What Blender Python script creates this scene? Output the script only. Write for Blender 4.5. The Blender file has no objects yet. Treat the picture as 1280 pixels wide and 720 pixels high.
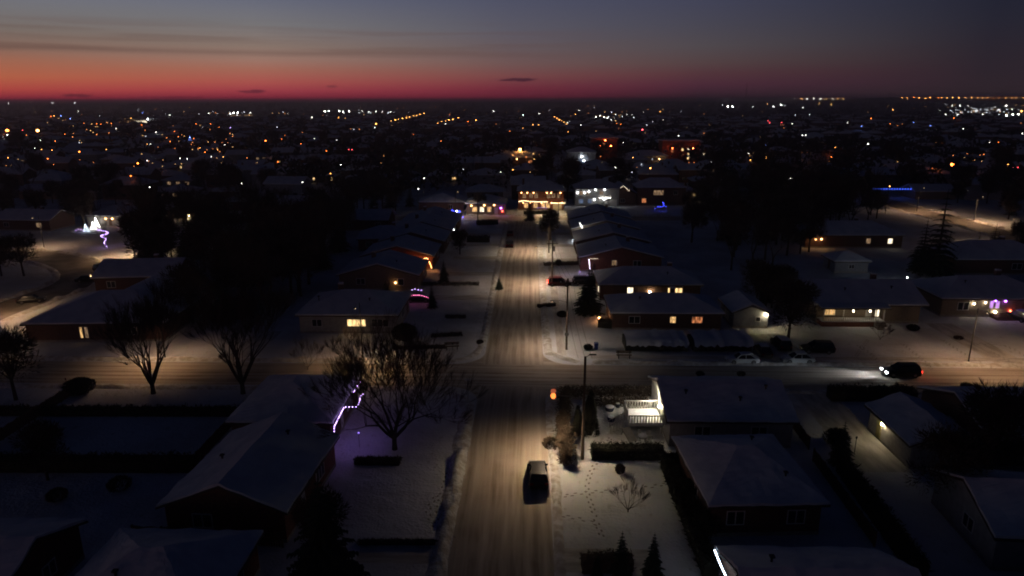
import bpy, math, random
from mathutils import Vector, Matrix, noise
random.seed(7)
R = math.radians
scene = bpy.context.scene
col = scene.collection

# ------------------------------------------------------------------ camera
H = 36.0; F = 853.0
YAW, PITCH, ROLL = R(1.48), R(15.35), R(-0.15)
def _basis():
    cy, sy, cp, sp = math.cos(YAW), math.sin(YAW), math.cos(PITCH), math.sin(PITCH)
    f = Vector((-sy*cp, cy*cp, -sp)); r = Vector((cy, sy, 0)); u = r.cross(f)
    c, s = math.cos(ROLL), math.sin(ROLL)
    return f, c*r+s*u, -s*r+c*u
CF, CR, CU = _basis()
cam_data = bpy.data.cameras.new('camera'); cam = bpy.data.objects.new('camera', cam_data)
col.objects.link(cam); scene.camera = cam
cam.matrix_world = Matrix(((CR.x, CU.x, -CF.x, 0), (CR.y, CU.y, -CF.y, 0), (CR.z, CU.z, -CF.z, H), (0, 0, 0, 1)))
cam_data.sensor_width = 36; cam_data.lens = 36*F/1280
cam_data.clip_start = 0.5; cam_data.clip_end = 60000

def P(px, py, z=0.0):
    """point at height z seen at a photo pixel"""
    d = CF + CR*((px-640)/F) + CU*((360-py)/F)
    t = (z-H)/d.z
    return Vector((d.x*t, d.y*t, z))
def Pd(px, py, dist):
    d = CF + CR*((px-640)/F) + CU*((360-py)/F)
    t = dist/d.y
    return Vector((d.x*t, dist, H+d.z*t))

# ------------------------------------------------------------------ dusk sky
def lin(r, g, b):
    f = lambda c: (c/255/12.92) if c/255 <= .04045 else ((c/255+.055)/1.055)**2.4
    return (f(r), f(g), f(b), 1)
world = bpy.data.worlds.new('World'); scene.world = world; world.use_nodes = True
wn, wl = world.node_tree.nodes, world.node_tree.links
wn.clear()
def W(t, **k):
    n = wn.new(t)
    for a, b in k.items(): setattr(n, a, b)
    return n
def wm(op, a, b=None, c=None, clamp=False):
    n = W('ShaderNodeMath', operation=op, use_clamp=clamp)
    for i, v in enumerate((a, b, c)):
        if v is None: continue
        if isinstance(v, (int, float)): n.inputs[i].default_value = v
        else: wl.new(v, n.inputs[i])
    return n.outputs[0]
tc = W('ShaderNodeTexCoord'); sep = W('ShaderNodeSeparateXYZ'); wl.new(tc.outputs['Generated'], sep.inputs[0])
elev = wm('MULTIPLY', wm('ARCSINE', sep.outputs[2]), 57.2958)
azim = wm('MULTIPLY', wm('ARCTAN2', sep.outputs[0], sep.outputs[1]), 57.2958)
fac = wm('DIVIDE', elev, 10, clamp=True)
def ramp(stops):
    n = W('ShaderNodeValToRGB'); n.color_ramp.interpolation = 'B_SPLINE' if False else 'EASE'
    n.color_ramp.interpolation = 'LINEAR'
    e = n.color_ramp.elements
    while len(e) > 1: e.remove(e[-1])
    e[0].position = stops[0][0]/10; e[0].color = lin(*stops[0][1])
    for p, c in stops[1:]:
        x = e.new(p/10); x.color = lin(*c)
    wl.new(fac, n.inputs[0]); return n.outputs[0]
rl = ramp([(0, (95, 32, 58)), (.25, (160, 48, 66)), (.8, (186, 76, 68)), (1.6, (184, 100, 72)), (2.6, (162, 104, 82)), (3.4, (134, 103, 90)), (4.6, (119, 108, 102)), (6, (115, 114, 118)), (7.5, (112, 117, 134)), (10, (92, 98, 120))])
rm = ramp([(0, (80, 28, 50)), (.3, (148, 46, 66)), (.8, (168, 66, 76)), (1.4, (176, 86, 80)), (2.3, (166, 106, 90)), (3.1, (156, 121, 108)), (4, (137, 118, 108)), (5.5, (120, 118, 120)), (7.5, (100, 104, 122)), (10, (80, 86, 106))])
rc = ramp([(0, (55, 22, 40)), (.3, (110, 36, 56)), (1, (118, 48, 62)), (1.9, (122, 72, 73)), (2.8, (113, 85, 84)), (4, (101, 88, 92)), (5.5, (90, 88, 100)), (7.5, (79, 81, 100)), (10, (64, 68, 88))])
rq = ramp([(0, (44, 28, 40)), (.5, (62, 38, 50)), (1.2, (78, 44, 58)), (2.0, (84, 54, 60)), (2.8, (84, 66, 68)), (4, (80, 73, 78)), (5.5, (72, 70, 82)), (7.5, (64, 66, 86)), (10, (50, 54, 74))])
rr = ramp([(0, (44, 34, 42)), (.5, (50, 39, 45)), (1.8, (46, 37, 45)), (3.2, (43, 37, 46)), (5, (38, 37, 49)), (7.5, (31, 34, 50)), (10, (24, 28, 44))])
def mixc(f, a, b, mode='MIX'):
    n = W('ShaderNodeMix', data_type='RGBA', blend_type=mode)
    if isinstance(f, (int, float)): n.inputs[0].default_value = f
    else: wl.new(f, n.inputs[0])
    for s, v in ((6, a), (7, b)):
        if isinstance(v, tuple): n.inputs[s].default_value = v
        else: wl.new(v, n.inputs[s])
    return n.outputs[2]
def maprange(v, a, b, c=0., d=1., smooth=False):
    n = W('ShaderNodeMapRange'); n.interpolation_type = 'SMOOTHSTEP' if smooth else 'LINEAR'
    wl.new(v, n.inputs[0])
    for i, x in enumerate((a, b, c, d)): n.inputs[i+1].default_value = x
    return n.outputs[0]
skyc = mixc(maprange(azim, -38, -21), rl, rm)
skyc = mixc(maprange(azim, -21, -1.5), skyc, rc)
skyc = mixc(maprange(azim, -1.5, 13.5), skyc, rq)
skyc = mixc(maprange(azim, 13.5, 32), skyc, rr)
# long thin streaks of cloud low in the west and three small dark clouds
comb = W('ShaderNodeCombineXYZ'); wl.new(wm('MULTIPLY', azim, .035), comb.inputs[0]); wl.new(wm('MULTIPLY', elev, 1.15), comb.inputs[1])
nz = W('ShaderNodeTexNoise'); nz.inputs['Scale'].default_value = 1.6; nz.inputs['Detail'].default_value = 4; wl.new(comb.outputs[0], nz.inputs['Vector'])
band = wm('MULTIPLY', maprange(elev, 2.9, 3.6, smooth=True), maprange(elev, 6.5, 4.4, smooth=True))
band = wm('MULTIPLY', band, maprange(azim, 16, -10, smooth=True))
st = wm('MULTIPLY', maprange(nz.outputs['Fac'], .45, .62, smooth=True), wm('MULTIPLY', band, .55))
skyc = mixc(st, skyc, mixc(.45, skyc, lin(95, 68, 62)))
line = wm('SUBTRACT', 1, wm('MULTIPLY', wm('ABSOLUTE', wm('SUBTRACT', elev, 3.5)), 3.2), clamp=True)
skyc = mixc(wm('MULTIPLY', wm('MULTIPLY', line, .38), maprange(azim, 6, -25, smooth=True)), skyc, lin(92, 70, 66))
for (cx, cy, wx, wy, am) in ((-.9, 1.62, 1.7, .16, .75), (-21.5, .72, 1.1, .15, .6), (-32.8, .42, 1.0, .13, .55), (-15.6, 1.1, .5, .1, .4), (-27, .3, 2.6, .09, .3)):
    dx = wm('DIVIDE', wm('SUBTRACT', azim, cx), wx); dy = wm('DIVIDE', wm('SUBTRACT', elev, cy), wy)
    n2 = W('ShaderNodeTexNoise'); n2.inputs['Scale'].default_value = 4; wl.new(comb.outputs[0], n2.inputs['Vector'])
    c2 = W('ShaderNodeCombineXYZ'); wl.new(wm('MULTIPLY', azim, .9), c2.inputs[0]); wl.new(wm('MULTIPLY', elev, 4), c2.inputs[1]); wl.new(c2.outputs[0], n2.inputs['Vector']); n2.inputs['Scale'].default_value = 1.3
    q = wm('ADD', wm('ADD', wm('MULTIPLY', dx, dx), wm('MULTIPLY', dy, dy)), wm('MULTIPLY', wm('SUBTRACT', n2.outputs['Fac'], .5), 2.2))
    m = maprange(q, 1.1, .2, 0, am, smooth=True)
    skyc = mixc(m, skyc, lin(52, 24, 44))
ZEN = (0.0010, 0.0024, 0.0086, 1)
skyc = mixc(maprange(elev, 7.6, 15, smooth=True), skyc, ZEN)
nish = W('ShaderNodeTexSky'); nish.sky_type = 'NISHITA'; nish.sun_disc = False
nish.sun_elevation = R(-2); nish.sun_rotation = R(-40); nish.altitude = 60
bg1 = W('ShaderNodeBackground'); wl.new(skyc, bg1.inputs[0]); bg1.inputs[1].default_value = 1.0
bg2 = W('ShaderNodeBackground'); wl.new(nish.outputs[0], bg2.inputs[0]); bg2.inputs[1].default_value = 0.0008
add = W('ShaderNodeAddShader'); out = W('ShaderNodeOutputWorld')
wl.new(bg1.outputs[0], add.inputs[0]); wl.new(bg2.outputs[0], add.inputs[1]); wl.new(add.outputs[0], out.inputs[0])

vs = scene.view_settings
vs.view_transform = 'Standard'; vs.look = 'None'; vs.exposure = 0; vs.gamma = 1; vs.use_curve_mapping = False
scene.render.engine = 'CYCLES'
cy = scene.cycles
cy.use_denoising = True; cy.denoiser = 'OPENIMAGEDENOISE'
cy.max_bounces = 4; cy.diffuse_bounces = 2; cy.glossy_bounces = 2; cy.transmission_bounces = 2
cy.filter_width = 1.9; cy.use_light_tree = True; cy.sample_clamp_indirect = 3

HAZE = 0.00040
# ------------------------------------------------------------------ materials
MATS = {}
def mat(key, c1, c2=None, rough=.8, scale=1.0, detail=5, bump=0, bscale=None, spec=.3, metal=0, stretch=None, thr=(.35, .65), emit=None, estr=0):
    if key in MATS: return MATS[key]
    m = bpy.data.materials.new(key); m.use_nodes = True; nt = m.node_tree; N, L = nt.nodes, nt.links
    b = N['Principled BSDF']; b.inputs['Roughness'].default_value = rough; b.inputs['Metallic'].default_value = metal
    b.inputs['Specular IOR Level'].default_value = spec
    b.inputs['Base Color'].default_value = (*c1, 1)
    t = N.new('ShaderNodeTexCoord'); mp = N.new('ShaderNodeMapping'); L.new(t.outputs['Object'], mp.inputs[0])
    if stretch: mp.inputs['Scale'].default_value = stretch
    if c2:
        n = N.new('ShaderNodeTexNoise'); n.inputs['Scale'].default_value = scale; n.inputs['Detail'].default_value = detail
        L.new(mp.outputs[0], n.inputs['Vector'])
        mr = N.new('ShaderNodeMapRange'); mr.interpolation_type = 'SMOOTHSTEP'; L.new(n.outputs['Fac'], mr.inputs[0])
        mr.inputs[1].default_value, mr.inputs[2].default_value = thr
        x = N.new('ShaderNodeMix'); x.data_type = 'RGBA'; L.new(mr.outputs[0], x.inputs[0])
        x.inputs[6].default_value = (*c1, 1); x.inputs[7].default_value = (*c2, 1); L.new(x.outputs[2], b.inputs['Base Color'])
    if bump:
        n = N.new('ShaderNodeTexNoise'); n.inputs['Scale'].default_value = bscale or scale*3; n.inputs['Detail'].default_value = 6
        L.new(mp.outputs[0], n.inputs['Vector'])
        bp = N.new('ShaderNodeBump'); bp.inputs['Strength'].default_value = 1; bp.inputs['Distance'].default_value = bump
        L.new(n.outputs['Fac'], bp.inputs['Height']); L.new(bp.outputs[0], b.inputs['Normal'])
    if emit:
        b.inputs['Emission Color'].default_value = (*emit, 1); b.inputs['Emission Strength'].default_value = estr
    MATS[key] = m; return m
def glow(key, c, s):
    m = mat(key, (.02, .02, .02), emit=c, estr=s, rough=.5); return m
def litpane(key, c, s, dark=.15, scale=3.0):
    """a lit window: curtains and furniture behind it make it uneven"""
    if key in MATS: return MATS[key]
    m = mat(key, (.03, .03, .03), rough=.3, emit=c, estr=s); nt = m.node_tree; N, L = nt.nodes, nt.links
    b = N['Principled BSDF']; t = N.new('ShaderNodeTexCoord'); n = N.new('ShaderNodeTexNoise'); n.inputs['Scale'].default_value = scale; n.inputs['Detail'].default_value = 2
    mp = N.new('ShaderNodeMapping'); mp.inputs['Scale'].default_value = (1, 1, .35); L.new(t.outputs['Object'], mp.inputs[0]); L.new(mp.outputs[0], n.inputs[0])
    mr = N.new('ShaderNodeMapRange'); L.new(n.outputs['Fac'], mr.inputs[0]); mr.inputs[1].default_value = .35; mr.inputs[2].default_value = .65
    mr.inputs[3].default_value = dark*s; mr.inputs[4].default_value = s; L.new(mr.outputs[0], b.inputs['Emission Strength'])
    return m

snow = mat('snow', (.78, .79, .82), (.66, .67, .71), scale=.35, bump=.10, bscale=1.1, rough=.85, spec=.15)
roofsnow = mat('roof_snow', (.80, .81, .84), (.68, .70, .75), scale=.5, bump=.05, bscale=1.6, rough=.85, spec=.15)
bank = mat('bank_snow', (.76, .75, .74), (.52, .47, .42), scale=1.3, bump=.12, bscale=3, rough=.9, spec=.1)
brick = mat('brick', (.17, .095, .07), (.12, .07, .055), scale=4, rough=.9)
redbrick = mat('red_brick', (.24, .09, .06), (.16, .065, .045), scale=4, rough=.9)
buff = mat('buff_brick', (.30, .24, .18), (.22, .175, .13), scale=4, rough=.9)
siding = mat('siding', (.42, .41, .39), (.34, .33, .31), scale=2, rough=.7)
greysiding = mat('grey_siding', (.32, .33, .35), (.25, .26, .28), scale=2, rough=.7)
fascia = mat('fascia', (.10, .075, .06), (.06, .05, .04), scale=3, rough=.6)
whitetrim = mat('white_trim', (.78, .77, .74), (.68, .67, .64), scale=5, rough=.5)
wood = mat('wood', (.16, .10, .06), (.10, .065, .04), scale=6, rough=.8, stretch=(1, 1, .2))
polewood = mat('pole_wood', (.13, .10, .075), (.08, .06, .05), scale=6, rough=.9, stretch=(3, 3, .3))
bark = mat('bark', (.075, .058, .045), (.045, .036, .03), scale=5, rough=.95)
twig = mat('twig', (.085, .062, .048), (.05, .038, .03), scale=.8, rough=.95)
brown_twig = mat('brown_twig', (.12, .085, .06), (.07, .05, .036), scale=1.2, rough=.95)
needle = mat('needle', (.018, .035, .022), (.04, .055, .035), scale=.9, rough=.9)
cedar = mat('cedar', (.014, .016, .011), (.03, .03, .02), scale=1.5, rough=.9)
farleaf = mat('far_twigs', (.028, .026, .025), (.05, .042, .036), scale=.02, rough=.95)
metal = mat('galvanised', (.30, .30, .31), (.22, .22, .23), scale=8, rough=.45, metal=.7)
dark = mat('dark_metal', (.03, .03, .032), (.05, .05, .05), scale=8, rough=.5)
glassd = mat('dark_glass', (.012, .014, .018), rough=.12, spec=.6)
rubber = mat('rubber', (.02, .02, .02), rough=.9)
concrete = mat('concrete', (.36, .34, .31), (.27, .25, .23), scale=2, rough=.9)
plastic_blue = mat('blue_plastic', (.03, .06, .28), rough=.4)
L_warm = glow('lamp_warm', (1, .70, .38), 60)
L_white = glow('lamp_white', (1, .93, .80), 60)

def road_mat(key, axis):
    m = bpy.data.materials.new(key); m.use_nodes = True; N, L = m.node_tree.nodes, m.node_tree.links
    b = N['Principled BSDF']; b.inputs['Roughness'].default_value = .75; b.inputs['Specular IOR Level'].default_value = .2
    t = N.new('ShaderNodeTexCoord')
    def noi(sc, det, s, warp=False):
        mp = N.new('ShaderNodeMapping'); mp.inputs['Scale'].default_value = s; L.new(t.outputs['Object'], mp.inputs[0])
        n = N.new('ShaderNodeTexNoise'); n.inputs['Scale'].default_value = sc; n.inputs['Detail'].default_value = det
        if warp:
            wn_ = N.new('ShaderNodeTexNoise'); wn_.inputs['Scale'].default_value = .025; wn_.inputs['Detail'].default_value = 3; L.new(t.outputs['Object'], wn_.inputs[0])
            va = N.new('ShaderNodeVectorMath'); va.operation = 'MULTIPLY_ADD'; L.new(wn_.outputs['Color'], va.inputs[0]); va.inputs[1].default_value = (1.8, 1.8, 0); L.new(mp.outputs[0], va.inputs[2]); L.new(va.outputs[0], n.inputs[0])
        else: L.new(mp.outputs[0], n.inputs[0])
        return n.outputs['Fac']
    s = (1, .03, 1) if axis == 'y' else (.03, 1, 1)
    tr = noi(1.5, 6, s, True); pat = noi(.25, 5, (1, 1, 1))
    cr = N.new('ShaderNodeValToRGB'); e = cr.color_ramp.elements
    e[0].position = .30; e[0].color = (.24, .185, .13, 1); e[1].position = .68; e[1].color = (.64, .58, .50, 1)
    k = e.new(.5); k.color = (.46, .39, .31, 1); L.new(tr, cr.inputs[0])
    x = N.new('ShaderNodeMix'); x.data_type = 'RGBA'; mr = N.new('ShaderNodeMapRange'); L.new(pat, mr.inputs[0]); mr.inputs[1].default_value = .4; mr.inputs[2].default_value = .7; mr.inputs[4].default_value = .6
    L.new(mr.outputs[0], x.inputs[0]); L.new(cr.outputs[0], x.inputs[6]); x.inputs[7].default_value = (.56, .50, .42, 1); L.new(x.outputs[2], b.inputs['Base Color'])
    bp = N.new('ShaderNodeBump'); bp.inputs['Distance'].default_value = .05; L.new(tr, bp.inputs['Height']); L.new(bp.outputs[0], b.inputs['Normal'])
    MATS[key] = m; return m
road_y, road_x = road_mat('packed_snow_road', 'y'), road_mat('packed_snow_cross_road', 'x')

# ------------------------------------------------------------------ mesh helper
class MB:
    def __init__(s): s.v, s.f, s.m = [], [], []
    def add(s, vs_, fs, mi=0):
        o = len(s.v); s.v += [tuple(v) for v in vs_]; s.f += [tuple(i+o for i in f) for f in fs]; s.m += [mi]*len(fs)
    def box(s, x0, y0, z0, x1, y1, z1, mi=0):
        s.add([(x0,y0,z0),(x1,y0,z0),(x1,y1,z0),(x0,y1,z0),(x0,y0,z1),(x1,y0,z1),(x1,y1,z1),(x0,y1,z1)],
              [(0,3,2,1),(4,5,6,7),(0,1,5,4),(1,2,6,5),(2,3,7,6),(3,0,4,7)], mi)
    def tube(s, pts, rs, n=6, mi=0, cap=True):
        pts = [Vector(p) for p in pts]
        if isinstance(rs, (int, float)): rs = [rs]*len(pts)
        rings = []; u = None
        for i, p in enumerate(pts):
            d = (pts[min(i+1, len(pts)-1)]-pts[max(i-1, 0)])
            if d.length < 1e-9: d = Vector((0, 0, 1))
            d.normalize()
            if u is None: u = d.orthogonal().normalized()
            else:
                u = u-d*u.dot(d)
                u = u.normalized() if u.length > 1e-6 else d.orthogonal().normalized()
            w = d.cross(u)
            rings.append([p+(u*math.cos(2*math.pi*k/n)+w*math.sin(2*math.pi*k/n))*rs[i] for k in range(n)])
        fs = []
        for i in range(len(pts)-1):
            for k in range(n):
                a, b = i*n+k, i*n+(k+1) % n
                fs.append((a, b, b+n, a+n))
        if cap: fs += [tuple(range(n-1, -1, -1)), tuple((len(pts)-1)*n+k for k in range(n))]
        s.add([q for r in rings for q in r], fs, mi)
    def ball(s, c, r, mi=0, n=8, m=5, sz=1):
        vs_ = [(c[0], c[1], c[2]+r*sz)]
        for i in range(1, m):
            a = math.pi*i/m
            for k in range(n): vs_.append((c[0]+r*math.sin(a)*math.cos(2*math.pi*k/n), c[1]+r*math.sin(a)*math.sin(2*math.pi*k/n), c[2]+r*sz*math.cos(a)))
        vs_.append((c[0], c[1], c[2]-r*sz)); e = len(vs_)-1
        fs = [(0, 1+k, 1+(k+1) % n) for k in range(n)]
        for i in range(m-2):
            for k in range(n):
                a, b = 1+i*n+k, 1+i*n+(k+1) % n; fs.append((a, a+n, b+n, b))
        fs += [(e, 1+(m-2)*n+(k+1) % n, 1+(m-2)*n+k) for k in range(n)]
        s.add(vs_, fs, mi)
    def slab(s, polys, o0, o1, mi=0):
        """a sheet of polygons made into a solid between two vertical offsets"""
        vs_, idx = [], {}
        def vi(p):
            k = tuple(round(c, 4) for c in p)
            if k not in idx: idx[k] = len(vs_); vs_.append(k)
            return idx[k]
        pf = [[vi(p) for p in pl] for pl in polys]; n = len(vs_); cnt = {}
        for f in pf:
            for i in range(len(f)): e = (f[i], f[(i+1) % len(f)]); cnt[e] = 1
        fs = [tuple(i+n for i in f) for f in pf]+[tuple(reversed(f)) for f in pf]
        for (a, b) in cnt:
            if (b, a) not in cnt: fs.append((a, b, b+n, a+n))
        s.add([(x, y, z+o0) for x, y, z in vs_]+[(x, y, z+o1) for x, y, z in vs_], fs, mi)
    def mesh(s, name, mats):
        me = bpy.data.meshes.new(name); me.from_pydata(s.v, [], s.f)
        for m in mats: me.materials.append(m)
        if any(s.m): me.polygons.foreach_set('material_index', s.m)
        me.update(); return me
    def build(s, name, mats, parent=None, loc=None, smooth=False):
        if not isinstance(mats, (list, tuple)): mats = [mats]
        me = s.mesh(name, mats)
        if smooth: me.polygons.foreach_set('use_smooth', [True]*len(me.polygons))
        return link(name, me, parent, loc)
def link(name, me, parent=None, loc=None):
    o = bpy.data.objects.new(name, me); col.objects.link(o)
    if parent: o.parent = parent
    if loc is not None: o.location = loc
    return o
def tag(o, label, cat, group=None, kind=None):
    if label: o['label'] = label
    if cat: o['category'] = cat
    if group: o['group'] = group
    if kind: o['kind'] = kind
    return o
def empty(name, loc=(0, 0, 0), rz=0): 
    o = bpy.data.objects.new(name, None); col.objects.link(o); o.location = loc; o.rotation_euler.z = rz; o.empty_display_size = .3; return o
KIDS = {}
def copy_tree(o, parent=None):
    c = o.copy(); col.objects.link(c)
    if parent: c.parent = parent
    for ch in KIDS.get(o.name, None) or list(o.children): copy_tree(ch, c)
    return c

# ------------------------------------------------------------------ the setting: ground, streets, snow banks
def structure(o): o['kind'] = 'structure'; return o
g = MB()
S = 30000
xs = [-S, -1500, -500, 0, 500, 1500, S]; ys = [-1000, -100, 300, 900, 2500, S]
vs_ = [(x, y, 0) for y in ys for x in xs]; nx = len(xs)
g.add(vs_, [(j*nx+i, j*nx+i+1, (j+1)*nx+i+1, (j+1)*nx+i) for j in range(len(ys)-1) for i in range(nx-1)])
def ground_mat():
    m = bpy.data.materials.new('snow_ground'); m.use_nodes = True; N, L = m.node_tree.nodes, m.node_tree.links
    b = N['Principled BSDF']; b.inputs['Roughness'].default_value = .85; b.inputs['Specular IOR Level'].default_value = .1
    t = N.new('ShaderNodeTexCoord')
    def noi(sc, det, s=(1, 1, 1)):
        mp = N.new('ShaderNodeMapping'); mp.inputs['Scale'].default_value = s; L.new(t.outputs['Object'], mp.inputs[0])
        n = N.new('ShaderNodeTexNoise'); n.inputs['Scale'].default_value = sc; n.inputs['Detail'].default_value = det; L.new(mp.outputs[0], n.inputs[0]); return n.outputs['Fac']
    def mr(v, a, b_, c=0., d=1.):
        n = N.new('ShaderNodeMapRange'); n.interpolation_type = 'SMOOTHSTEP'; L.new(v, n.inputs[0])
        for i, q in enumerate((a, b_, c, d)): n.inputs[i+1].default_value = q
        return n.outputs[0]
    def mix(f, a, b_):
        n = N.new('ShaderNodeMix'); n.data_type = 'RGBA'; L.new(f, n.inputs[0])
        for s_, v in ((6, a), (7, b_)):
            if isinstance(v, tuple): n.inputs[s_].default_value = v
            else: L.new(v, n.inputs[s_])
        return n.outputs[2]
    c = mix(mr(noi(.12, 6), .35, .65), (.78, .79, .82, 1), (.62, .61, .62, 1))
    c = mix(mr(noi(1.3, 5, (1, .6, 1)), .60, .74, 0, .55), c, (.36, .33, .30, 1))       # trodden, littered patches
    # far off: scrub, woods and built land between open fields
    sx = N.new('ShaderNodeSeparateXYZ'); L.new(t.outputs['Object'], sx.inputs[0])
    far = mr(sx.outputs[1], 240, 420)
    f2 = N.new('ShaderNodeMath'); f2.operation = 'MULTIPLY'; L.new(far, f2.inputs[0]); L.new(mr(noi(.012, 8), .34, .6, .55, 1), f2.inputs[1])
    c = mix(f2.outputs[0], c, (.05, .045, .05, 1))
    L.new(c, b.inputs['Base Color'])
    ad = N.new('ShaderNodeMath'); ad.operation = 'MULTIPLY_ADD'; L.new(noi(.5, 4), ad.inputs[0]); ad.inputs[1].default_value = 3.0; L.new(noi(3.5, 5), ad.inputs[2])
    bp = N.new('ShaderNodeBump'); bp.inputs['Distance'].default_value = .12; L.new(ad.outputs[0], bp.inputs['Height']); L.new(bp.outputs[0], b.inputs['Normal'])
    return m
structure(g.build('ground', ground_mat()))

def ribbon(name, pts, width, m, z=.004):
    """a road sheet along a centre line"""
    b = MB(); pts = [Vector((p[0], p[1], 0)) for p in pts]; vs2 = []
    for i, p in enumerate(pts):
        d = (pts[min(i+1, len(pts)-1)]-pts[max(i-1, 0)]).normalized(); n = Vector((-d.y, d.x, 0))
        vs2 += [p+n*width/2+Vector((0, 0, z)), p-n*width/2+Vector((0, 0, z))]
    b.add(vs2, [(2*i+1, 2*i+3, 2*i+2, 2*i) for i in range(len(pts)-1)])
    return structure(b.build(name, m))
def smooth_line(pts, step=2.0):
    pts = [Vector((p[0], p[1], 0)) for p in pts]; o = []
    for i in range(len(pts)-1):
        p0, p1, p2, p3 = pts[max(i-1, 0)], pts[i], pts[i+1], pts[min(i+2, len(pts)-1)]
        n = max(1, int((p2-p1).length/step))
        for k in range(n):
            t = k/n
            o.append(.5*((2*p1)+(p2-p0)*t+(2*p0-5*p1+4*p2-p3)*t*t+(3*p1-p0-3*p2+p3)*t**3))
    o.append(pts[-1]); return o
def snow_bank(pts, width, height, seed=0, name='snow_bank', m=None):
    pts = smooth_line(pts, .6); b = MB(); vs2 = []; prof = [(-.5, 0), (-.32, .6), (-.1, 1), (.12, .95), (.33, .5), (.5, 0)]
    for i, p in enumerate(pts):
        d = (pts[min(i+1, len(pts)-1)]-pts[max(i-1, 0)]).normalized(); n = Vector((-d.y, d.x, 0))
        e = min(1, i/3, (len(pts)-1-i)/3)
        a = .62+.9*noise.noise(Vector((p.x*.35+seed, p.y*.35, 0)))
        for (u, h) in prof:
            q = p+n*u*width*(1+.35*noise.noise(Vector((p.x*.6, p.y*.6, seed+3))))
            hh = height*h*max(.15, a)*e*(1+.5*noise.noise(Vector((q.x*1.7, q.y*1.7, seed))))
            vs2.append((q.x, q.y, max(0, hh)-.01))
    k = len(prof)
    b.add(vs2, [(i*k+j, i*k+j+1, (i+1)*k+j+1, (i+1)*k+j) for i in range(len(pts)-1) for j in range(k-1)])
    return structure(b.build(name, m or bank, smooth=True))

SX0, SX1, CY0, CY1 = -6.4, 2.1, 82.4, 90.2
TY0, TY1 = 211, 218.5
ribbon('main_street', [((SX0+SX1)/2, y) for y in (10, 40, 82.4)], SX1-SX0, road_y)
ribbon('main_street', [((SX0+SX1)/2, y) for y in (CY1, 150, TY0)], SX1-SX0, road_y)
ribbon('cross_street', [(x, (CY0+CY1)/2) for x in (-150, -60, 0, 80, 190)], CY1-CY0, road_x)
ribbon('far_street', [(x, (TY0+TY1)/2) for x in (-90, 0, 70)], TY1-TY0, road_x)
# rounded snow corners where the street mouths open
def corner(x, y, sx, sy, r=4.5):
    b = MB(); pts = [(x, y, .0045)]+[(x+sx*r*(1-math.sin(a)), y+sy*r*(1-math.cos(a)), .0045) for a in [math.pi/2*k/8 for k in range(9)]]
    idx = list(range(len(pts))); b.add(pts, [tuple(idx if sx*sy < 0 else idx[::-1])]); structure(b.build('road_corner', road_x))
for x, sx in ((SX0, -1), (SX1, 1)):
    corner(x, CY1, sx, 1); corner(x, CY0, sx, -1)
    corner(x, TY0, sx, -1)
road_dark = mat('bare_road', (.16, .135, .11), (.30, .26, .22), scale=.25, rough=.7, bump=.03, bscale=2)
cres = smooth_line([tuple(P(a, b)[:2]) for a, b in ((-90, 318), (-10, 318), (50, 320), (92, 330), (104, 343), (88, 357), (35, 376), (-20, 396), (-80, 425))], 3)
ribbon('crescent_road', cres, 8.5, road_dark, .006)
fr = smooth_line([tuple(P(a, b)[:2]) for a, b in ((1090, 246), (1140, 262), (1200, 277), (1290, 303), (1400, 335))], 5)
ribbon('far_road', fr, 9, road_dark, .005)
# windrows the plough left along the kerbs
snow_bank([(SX0-.9, 12), (SX0-.8, 50), (SX0-.9, 70), (SX0-1.2, 77), (SX0-4, 81.2)], 1.7, .55, 1)
snow_bank([(SX1+.6, 14), (SX1+.5, 45), (SX1+.6, 60), (SX1+.5, 77), (SX1+3.5, 81.3)], .9, .28, 2)
snow_bank([(SX0-5, 91.2), (SX0-1.3, 95), (SX0-.7, 110), (SX0-.8, 150), (SX0-.7, 208)], 1.2, .32, 3)
snow_bank([(SX1+5, 91.2), (SX1+1.6, 94.5), (SX1+.7, 100), (SX1+.7, 150), (SX1+.7, 208)], 1.3, .35, 4)
snow_bank([(-150, 91.2), (-80, 91.3), (-30, 91.3), (-12, 91.2)], 1.6, .5, 5)
snow_bank([(9, 91.3), (40, 91.2), (90, 91.4), (150, 91.3)], 1.5, .45, 6)
snow_bank([(-150, 81.4), (-80, 81.3), (-40, 81.4), (-12, 81.4)], 1.3, .4, 7)
snow_bank([(8, 81.4), (40, 81.5), (90, 81.4), (150, 81.3)], 1.3, .4, 8)
snow_bank([(-80, 210), (-30, 210), (-9, 210)], 1.3, .4, 9)
snow_bank([(-80, 219.6), (-30, 219.5), (20, 219.5), (60, 219.6)], 1.5, .6, 10)
def offs(line, o): 
    r = []
    for i, p in enumerate(line):
        d = (line[min(i+1, len(line)-1)]-line[max(i-1, 0)]).normalized(); r.append(p+Vector((-d.y, d.x, 0))*o)
    return r
snow_bank(offs(cres, 5)[::4], 1.6, .6, 11); snow_bank(offs(cres, -5)[::4], 1.6, .5, 12)
snow_bank(offs(fr, 5.4)[::3], 1.6, .6, 13); snow_bank(offs(fr, -5.4)[::3], 1.6, .6, 14)
def driveway(x0, y0, x1, y1, ax='x'):
    b = MB(); b.add([(x0, y0, .003), (x1, y0, .003), (x1, y1, .003), (x0, y1, .003)], [(0, 1, 2, 3)])
    structure(b.build('driveway', mat('driveway_snow', (.66, .63, .59), (.44, .41, .38), scale=1.2, bump=.05, bscale=4, stretch=(.25, 1, 1) if ax == 'x' else (1, .25, 1)) if ax == 'x' else mat('driveway_snow_long', (.66, .63, .59), (.44, .41, .38), scale=1.2, bump=.05, bscale=4, stretch=(1, .25, 1))))
for y in (137.5, 156, 172.5, 188.5): driveway(SX1, y-1.6, 12, y+1.6)
for y in (124, 142.5, 158, 173, 187): driveway(-18, y-1.6, SX0, y+1.6)
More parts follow.
